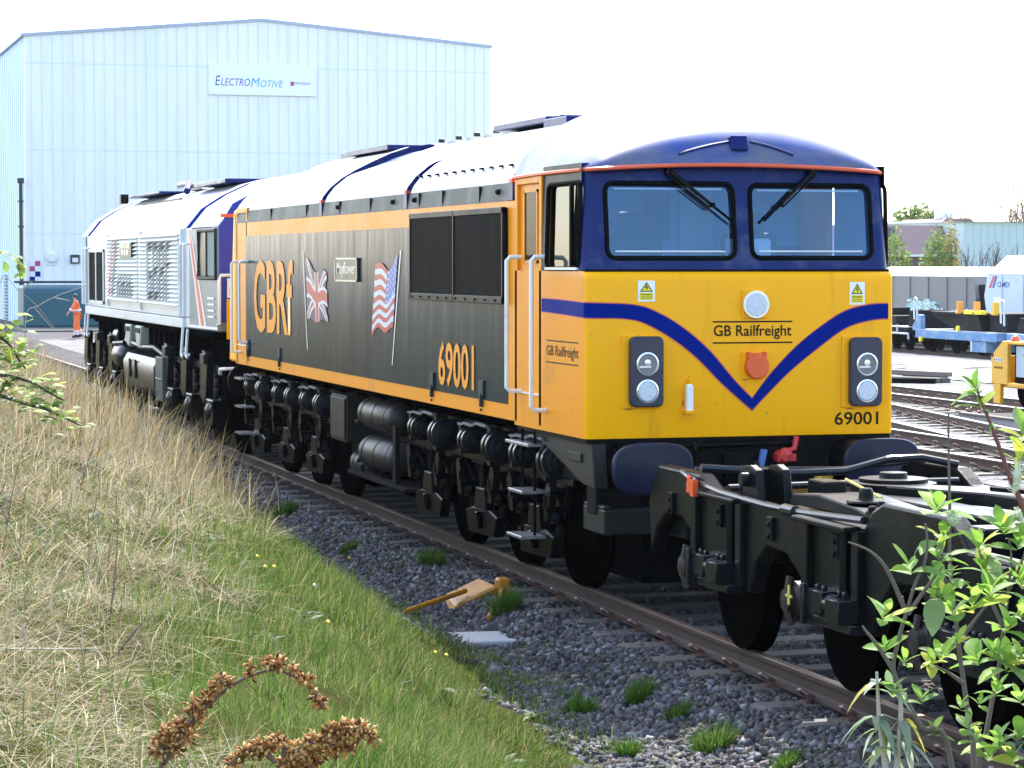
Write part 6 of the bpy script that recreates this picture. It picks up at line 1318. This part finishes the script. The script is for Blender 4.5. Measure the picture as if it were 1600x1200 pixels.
dock('bushy dried dock with thick branching brown seed spikes at the bottom', [[(900, 860), (960, 680), (1060, 610), (1150, 585), (1230, 525), (1300, 510), (1380, 520), (1470, 575)], [(880, 760), (740, 640), (640, 670), (540, 745)], [(1080, 620), (1200, 620), (1320, 660)]],
     [(560, 735, 35), (600, 700, 38), (650, 665, 40), (690, 650, 40), (740, 625, 42), (790, 605, 42), (840, 600, 42), (890, 605, 38), (740, 665, 35), (800, 640, 36), (900, 730, 45), (950, 690, 50), (1000, 650, 52), (960, 640, 40), (1040, 620, 52), (1090, 600, 52), (1000, 710, 50), (1060, 690, 48), (1110, 660, 48), (1150, 600, 48), (1190, 630, 46), (1240, 640, 42), (1290, 645, 38), (1150, 560, 38), (1190, 530, 40), (1240, 520, 42), (1290, 505, 42), (1340, 515, 44), (1380, 520, 44), (1420, 545, 42), (1460, 575, 32), (1360, 560, 36), (1260, 560, 34), (1070, 740, 44), (930, 745, 40)], 2.4, (445, 1225))
# bramble at the left edge
br = thing('bramble', tuple(at(-10, 700, 6.6))[:2]+(1.25,), 'green-leaved bramble arching over the dry bank before the teal tank', 'bramble'); lv = Leaves()
bz = lambda x, y: (x*.2667, 380+y*.2667)
BL = [(.30,.40,.08), (.36,.46,.12), (.22,.33,.07), (.46,.48,.10), (.14,.2,.05)]
for s in ([(-60, 500), (0, 550), (60, 600), (110, 680), (150, 735)], [(-60, 770), (60, 780), (180, 815), (280, 870), (370, 920)], [(-60, 880), (60, 910), (180, 950), (260, 970), (350, 1010), (480, 1070)], [(-40, 900), (10, 860), (40, 800)]):
    P_ = up2([bz(*q) for q in s], 6.6); C_ = crom(P_, 6)
    if s[0][0] < -50: C_ = [Vector((br.location.x-.1, br.location.y, 1.1))]+C_
    mb = MB(); mb.tube(C_, [.0055-.0032*j/len(C_) for j in range(len(C_))], 6); mb.build('stem', M('bramble_stem', (.07,.05,.05), .6), br)
    for c in C_[2:]:
        for _ in range(2): a = random.uniform(0, 6.3); d = Vector((math.cos(a), math.sin(a)*.5, random.uniform(.1, .8))); l = random.uniform(.022, .042); lv.leaf(c+rv(.018), d, Vector((0, -.2, 1)), l, l*.72, random.choice(BL), bend=.4)
for _ in range(22): p = at(random.uniform(-10, 62), random.uniform(492, 560), 6.6); d = rv(1); lv.leaf(p, d, Vector((0, -.3, 1)), random.uniform(.025, .04), .024, random.choice(BL), bend=.3)
for _ in range(12): p = at(random.uniform(-5, 45), random.gauss(405, 9), 6.4); lv.leaf(p, rv(1), Vector((0, -.3, 1)), .028, .018, random.choice(BL), bend=.3)
lv.build('foliage', br, LEAF)
# bare weed stalks on the bank
def stalk(label, paths, D, mat, r=.004):
    for _ in range(600):
        P0 = at(*paths[0][0], D)
        if P0.z < hg(np.array([P0.x]), np.array([P0.y]))[0]+.02 or D > 30: break
        D += .04
    gz = float(hg(np.array([P0.x]), np.array([P0.y]))[0]); t = thing('dead_stalk', (P0.x, P0.y, min(P0.z, gz)), label, 'dead stalk', 'bare dead stalks on the bank')
    for i, p in enumerate(paths):
        P_ = up2(p, D); 
        if i == 0 and P0.z > gz: P_ = [Vector((P0.x, P0.y, gz-.04))]+P_
        mb = MB(); C_ = crom(P_, 4); mb.tube(C_, [r*(1-.6*j/len(C_)) for j in range(len(C_))], 5); mb.build('stem', mat, t)
stalk('pale branching dead stalk crossing in front of the teal tank', [[(40, 500), (60, 478), (95, 460), (140, 445)], [(55, 482), (75, 505), (90, 520)], [(85, 465), (110, 470)]], 9, PALEB, .007)
stalk('long pale dead stalk leaning right over the teal tank', [[(0, 442), (30, 455), (58, 478), (85, 512)], [(30, 455), (50, 440)]], 9, PALEB, .006)
stalk('thin dark upright weed stalk at the far left of the bank', [[(2, 900), (8, 840), (25, 740), (38, 700)], [(12, 820), (2, 790)]], 8, BARK, .004)
stalk('dark stalk leaning right in the middle of the dry bank', [[(165, 1040), (190, 1012), (222, 972)]], 9, BARK, .007)
stalk('short upright dark stalk above the leaning one', [[(172, 968), (176, 930), (180, 890), (184, 830)]], 9.5, BARK, .005)
stalk('pale fallen stem lying level across the lower left bank', [[(0, 1017), (40, 1014), (90, 1014), (150, 1013)], [(40, 1014), (38, 990), (35, 975)]], 8.6, PALEB, .006)
stalk('grey leaning twig among dry grass below mid bank', [[(125, 770), (135, 730), (150, 680)], [(132, 745), (122, 715)]], 12, BARK, .005)
# ------------------------------------------------------------------ distant trees
def bush(name, label, cat, x, y, z0, h, rx, n, pal, trunk=.12, group=None, card=.5, conic=0., ry=None):
    t = thing(name, (x, y, z0), label, cat, group); ry = ry or rx; mb = MB(); mb.tube([(x, y, z0-.2), (x+.1, y, z0+h*.4), (x, y, z0+h*.75)], [trunk, trunk*.7, trunk*.2], 6)
    for i in range(5): a = i*1.3; mb.tube([(x, y, z0+h*(.2+.08*i)), (x+rx*.7*math.cos(a), y+ry*.7*math.sin(a), z0+h*(.45+.09*i))], [trunk*.4, trunk*.08], 5)
    mb.build('trunk', BARK, t); V_ = []; F_ = []; C_ = []
    cl = [(rv(.5), random.uniform(.3, 1)) for _ in range(16)]
    for i in range(n):
        q = rv(1).normalized()*random.uniform(.35, 1)**.5; q += random.choice(cl)[0]*.22; zz = z0+h*(.52+.46*q.z); k_ = 1-conic*max(0, (zz-z0)/h-.35)
        c = Vector((x+rx*q.x*k_, y+ry*q.y*k_, max(z0+.1, zz)))
        if MN.noise(c*(1.6/rx)) < -.32: continue
        a = rv(1).normalized()*card*random.uniform(.5, 1.1); b = rv(1).normalized()*card*random.uniform(.3, .8); k = len(V_); V_ += [c-a, c+b, c+a, c-b]; F_.append((k, k+1, k+2, k+3)); g = random.uniform(.7, 1.25); C_.append(tuple(v*g for v in random.choice(pal)))
    np_mesh('crown', np.array([tuple(v) for v in V_]), F_, C_, LEAF, t); return t
WB = [(.17,.25,.05), (.22,.30,.07), (.13,.2,.04)]; OB = [(.33,.25,.08), (.28,.27,.08), (.38,.26,.1)]
bush('willow_bush', 'feathery green bush close to the yellow front, before the brick building', 'bush', 71.1, 150, -1.2, 6.3, 1.5, 3200, WB, group='bushes behind the hopper wagons', card=.13, conic=.5)
bush('willow_bush', 'feathery green bush right of the brick building window', 'bush', 74.6, 150, -1.2, 6.3, 1.35, 3000, WB, group='bushes behind the hopper wagons', card=.13, conic=.5)
bush('willow_bush', 'tall orange-tinged bush against the corner of the clad shed', 'bush', 75.9, 150.5, -1.2, 7.2, .85, 1900, OB+WB[:1], group='bushes behind the hopper wagons', card=.13, conic=.5)
bush('round_tree', 'rounded leafy tree showing above the brick roof', 'tree', 126.4, 262, -1.5, 10.6, 4.8, 6000, [(.12,.19,.05), (.16,.22,.07)], .3, card=.5)
bush('round_tree', 'small pale tree just left of the rounded leafy one', 'tree', 122.6, 262, -1.5, 8.0, 2.2, 1200, [(.2,.24,.1), (.16,.22,.07)], .2, card=.4)
TW = M('winter_twig', (.10,.075,.075), .8, var=.2)
def bare(label, x, y, z0, h, spread, seed, group, up=.8, lv=3, r=.1):
    rs = random.Random(seed); t = thing('bare_tree', (x, y, z0), label, 'bare tree', group); tr_ = MB(); tw = MB()
    def grow(p, d, l, r, k):
        e = p+d*l; m = p+d*l*.5+Vector((rs.gauss(0, l*.04), rs.gauss(0, l*.04), 0)); (tr_ if k == 0 else tw).tube([p, m, e], [r, r*.8, r*.55], 5 if k < 2 else 3, cap=False)
        if k >= lv: return
        for i in range(4 if k else 6):
            f = rs.uniform(.35, 1); q = p+d*l*f; dd = (d*up+Vector((rs.gauss(0, spread), rs.gauss(0, spread), rs.uniform(0, .3)))).normalized(); grow(q, dd, l*rs.uniform(.4, .62), r*.5, k+1)
    grow(Vector((x, y, z0)), Vector((rs.gauss(0, .05), 0, 1)).normalized(), h*.62, r, 0)
    tr_.build('trunk', TW, t); tw.build('crown', TW, t)
    return t
for i in range(11):
    u = 1504+i*9.5+random.uniform(-2, 2); p = at(u, 415, 175+random.uniform(-6, 6)); h = random.uniform(4.6, 6.2)
    bare('bare sapling standing before the clad shed, %s' % ['leftmost by its corner', 'second from its corner', 'third from its corner', 'fourth from its corner', 'fifth from its corner', 'in the middle of the row', 'fifth from the right edge', 'fourth from the right edge', 'third from the right edge', 'second from the right edge', 'last at the right edge'][i], p.x, p.y, -1.2, h, .22, 100+i, 'bare saplings before the shed', .9, 2, .06)
for i, (u, h, sp) in enumerate(((1500, 9.6, .5), (1516, 10.0, .5), (1533, 9.6, .5), (1565, 10.6, .4), (1585, 12.5, .35), (1598, 13.5, .35))):
    p = at(u, 400, 262); bare('winter tree above the clad shed roof, %s' % ['leftmost and lowest', 'purple-brown and second from left', 'purple-brown and third from left', 'thin and fourth from left', 'tall and second from right', 'tallest at the right edge'][i], p.x, p.y, -1.5, h, sp, 300+i, 'winter trees beyond the shed', .75, 4, .2)
# ------------------------------------------------------------------ the worker
HV = M('hi_vis_orange', (.88,.17,.03), .6, var=.1); SKIN = M('skin', (.55,.33,.24), .55); HAIR = M('dark_hair', (.02,.018,.02), .6); REFL = M('reflective_band', (.75,.76,.76), .3); BOOT = M('boot_black', (.03,.025,.02), .6)
_d = FWD+(121-800)/FPX*RGT+(600-528)/FPX*UPV; _t = (-.16-CAM.z)/_d.z; PX, PY_, PZ = (CAM+_d*_t)[0], (CAM+_d*_t)[1], -.16
wk = thing('person', (PX, PY_, PZ), 'person in orange high visibility jacket and trousers walking beside the teal tank', 'person')
def skin(name, verts, edges, rad, mat, parent, root=0):
    me = bpy.data.meshes.new(name); me.from_pydata([(PX+a, PY_+b, PZ+c) for a, b, c in verts], edges, []); me.materials.append(mat); o = bpy.data.objects.new(name, me); COL.objects.link(o)
    sm = o.modifiers.new('skin', 'SKIN'); sm.use_smooth_shade = True; ly = me.skin_vertices[0] if me.skin_vertices else None
    if ly is None:
        bm = bmesh.new(); bm.from_mesh(me); bm.verts.layers.skin.verify(); bm.to_mesh(me); bm.free(); ly = me.skin_vertices[0]
    for i, r in enumerate(rad): ly.data[i].radius = (r, r) if not isinstance(r, tuple) else r; ly.data[i].use_root = (i == root)
    ss_ = o.modifiers.new('sub', 'SUBSURF'); ss_.levels = 1; ss_.render_levels = 2; return adopt(o, parent)
J = dict(pel=(0,0,.95), sp=(-.02,0,1.15), ch=(-.05,0,1.36), nk=(-.06,0,1.50), hd=(-.08,0,1.60), ht=(-.08,0,1.70),
         ls=(-.08,-.19,1.42), le=(-.20,-.26,1.20), lw=(-.36,-.27,1.02), lh=(-.41,-.27,.95), rs=(-.04,.19,1.42), re=(.05,.26,1.18), rw=(-.06,.27,.95), rh=(-.08,.27,.88),
         lhip=(-.01,-.10,.90), lk=(-.09,-.11,.50), la=(-.05,-.11,.10), lt=(-.20,-.11,.05), rhip=(.01,.10,.90), rk=(.02,.11,.49), ra=(.14,.11,.12), rt=(.02,.11,.05))
K = list(J); ix = {k: i for i, k in enumerate(K)}; vs_b = [J[k] for k in K]
ed = [(ix[a], ix[b]) for a, b in (('pel','sp'),('sp','ch'),('ch','nk'),('nk','hd'),('hd','ht'),('ch','ls'),('ls','le'),('le','lw'),('lw','lh'),('ch','rs'),('rs','re'),('re','rw'),('rw','rh'),('pel','lhip'),('lhip','lk'),('lk','la'),('la','lt'),('pel','rhip'),('rhip','rk'),('rk','ra'),('ra','rt'))]
rd = dict(pel=.13, sp=.12, ch=.13, nk=.055, hd=.085, ht=.075, ls=.065, le=.045, lw=.032, lh=.03, rs=.065, re=.045, rw=.032, rh=.03, lhip=.09, lk=.06, la=.042, lt=.035, rhip=.09, rk=.06, ra=.042, rt=.035)
rad = [rd[k] for k in K]
for hnd, sy in (('lh', -1), ('rh', 1)):
    b = Vector(J[hnd])
    for i in range(5):
        q = len(vs_b); off = Vector((-.03, (i-2)*.018, -.03)) if i else Vector((-.01, -.04*sy, -.01)); vs_b += [tuple(b+off), tuple(b+off*1.9+Vector((.01, 0, -.02)))]; ed += [(ix[hnd], q), (q, q+1)]; rad += [.010, .008]
bd_ = skin('body', vs_b, ed, rad, SKIN, wk)
kk = ('pel','sp','ch','ls','le','lw','rs','re','rw'); i2 = {k: i for i, k in enumerate(kk)}
skin('jacket', [J[k] if k not in ('lw', 'rw') else tuple(Vector(J[k])+Vector((.01, 0, .02))) for k in kk], [(i2[a], i2[b]) for a, b in (('pel','sp'),('sp','ch'),('ch','ls'),('ls','le'),('le','lw'),('ch','rs'),('rs','re'),('re','rw'))], [.165, .16, .165, .09, .07, .055, .09, .07, .055], HV, wk)
kk2 = ('pel','lhip','lk','la','rhip','rk','ra'); i3 = {k: i for i, k in enumerate(kk2)}
skin('trousers', [J[k] for k in kk2], [(i3[a], i3[b]) for a, b in (('pel','lhip'),('lhip','lk'),('lk','la'),('pel','rhip'),('rhip','rk'),('rk','ra'))], [.15, .115, .09, .08, .115, .09, .08], HV, wk)
def wp_(k): return Vector((PX, PY_, PZ))+Vector(J[k])
for a, b, f, r in (('pel','sp',.75,.178), ('la','lk',.18,.098), ('la','lk',.42,.098), ('ra','rk',.18,.098), ('ra','rk',.42,.098), ('lw','le',.55,.072), ('rw','re',.55,.072)):
    p = wp_(a).lerp(wp_(b), f); d = (wp_(b)-wp_(a)).normalized(); mb = MB(); mb.lathe([(-.03, r), (.03, r)], p, d, 16); mb.build('reflective_band', REFL, wk, smooth=True, angle=30)
mb = MB(); h_ = wp_('hd'); mb.ball((h_.x+.012, h_.y, h_.z+.045), .105, .092, .10, 14, 9); mb.ball((h_.x+.05, h_.y, h_.z-.02), .07, .08, .07, 12, 8); mb.build('hair', HAIR, wk, smooth=True)
mb = MB(); mb.ball((h_.x-.095, h_.y, h_.z+.01), .02, .016, .022, 8, 6, 0)
for s in (-1, 1): mb.ball((h_.x-.08, h_.y+s*.034, h_.z+.035), .011, m=1); mb.ball((h_.x, h_.y+s*.088, h_.z+.01), .015, .01, .028, 8, 6, 0)
mb.box(h_.x-.088, h_.x-.07, h_.y-.025, h_.y+.025, h_.z-.048, h_.z-.038, 2); mb.build('face', [SKIN, BOOT, RED], wk, smooth=True)
for k in ('l', 'r'):
    a, b = wp_(k+'a'), wp_(k+'t'); mb = MB(); mb.tube([a+Vector((.06, 0, -.03)), a+Vector((0, 0, -.02)), b+Vector((.02, 0, 0)), b+Vector((-.03, 0, -.01))], [.05, .062, .05, .03], 10); mb.build('boot', BOOT, wk, smooth=True)

# ------------------------------------------------------------------ air
hz = MB(); hz.box(-160, 420, -60, 420, -3.2, 32); ho = hz.build('haze', M('unused', (1, 1, 1))); ho['kind'] = 'stuff'
hm = bpy.data.materials.new('haze_air'); hm.use_nodes = True; nt = hm.node_tree; nt.nodes.remove(nt.nodes['Principled BSDF'])
pv_ = nt.nodes.new('ShaderNodeVolumePrincipled'); pv_.inputs['Color'].default_value = (.93, .96, 1, 1); pv_.inputs['Density'].default_value = .00009; pv_.inputs['Anisotropy'].default_value = 0
nt.links.new(pv_.outputs[0], nt.nodes['Material Output'].inputs['Volume']); ho.data.materials.clear(); ho.data.materials.append(hm)
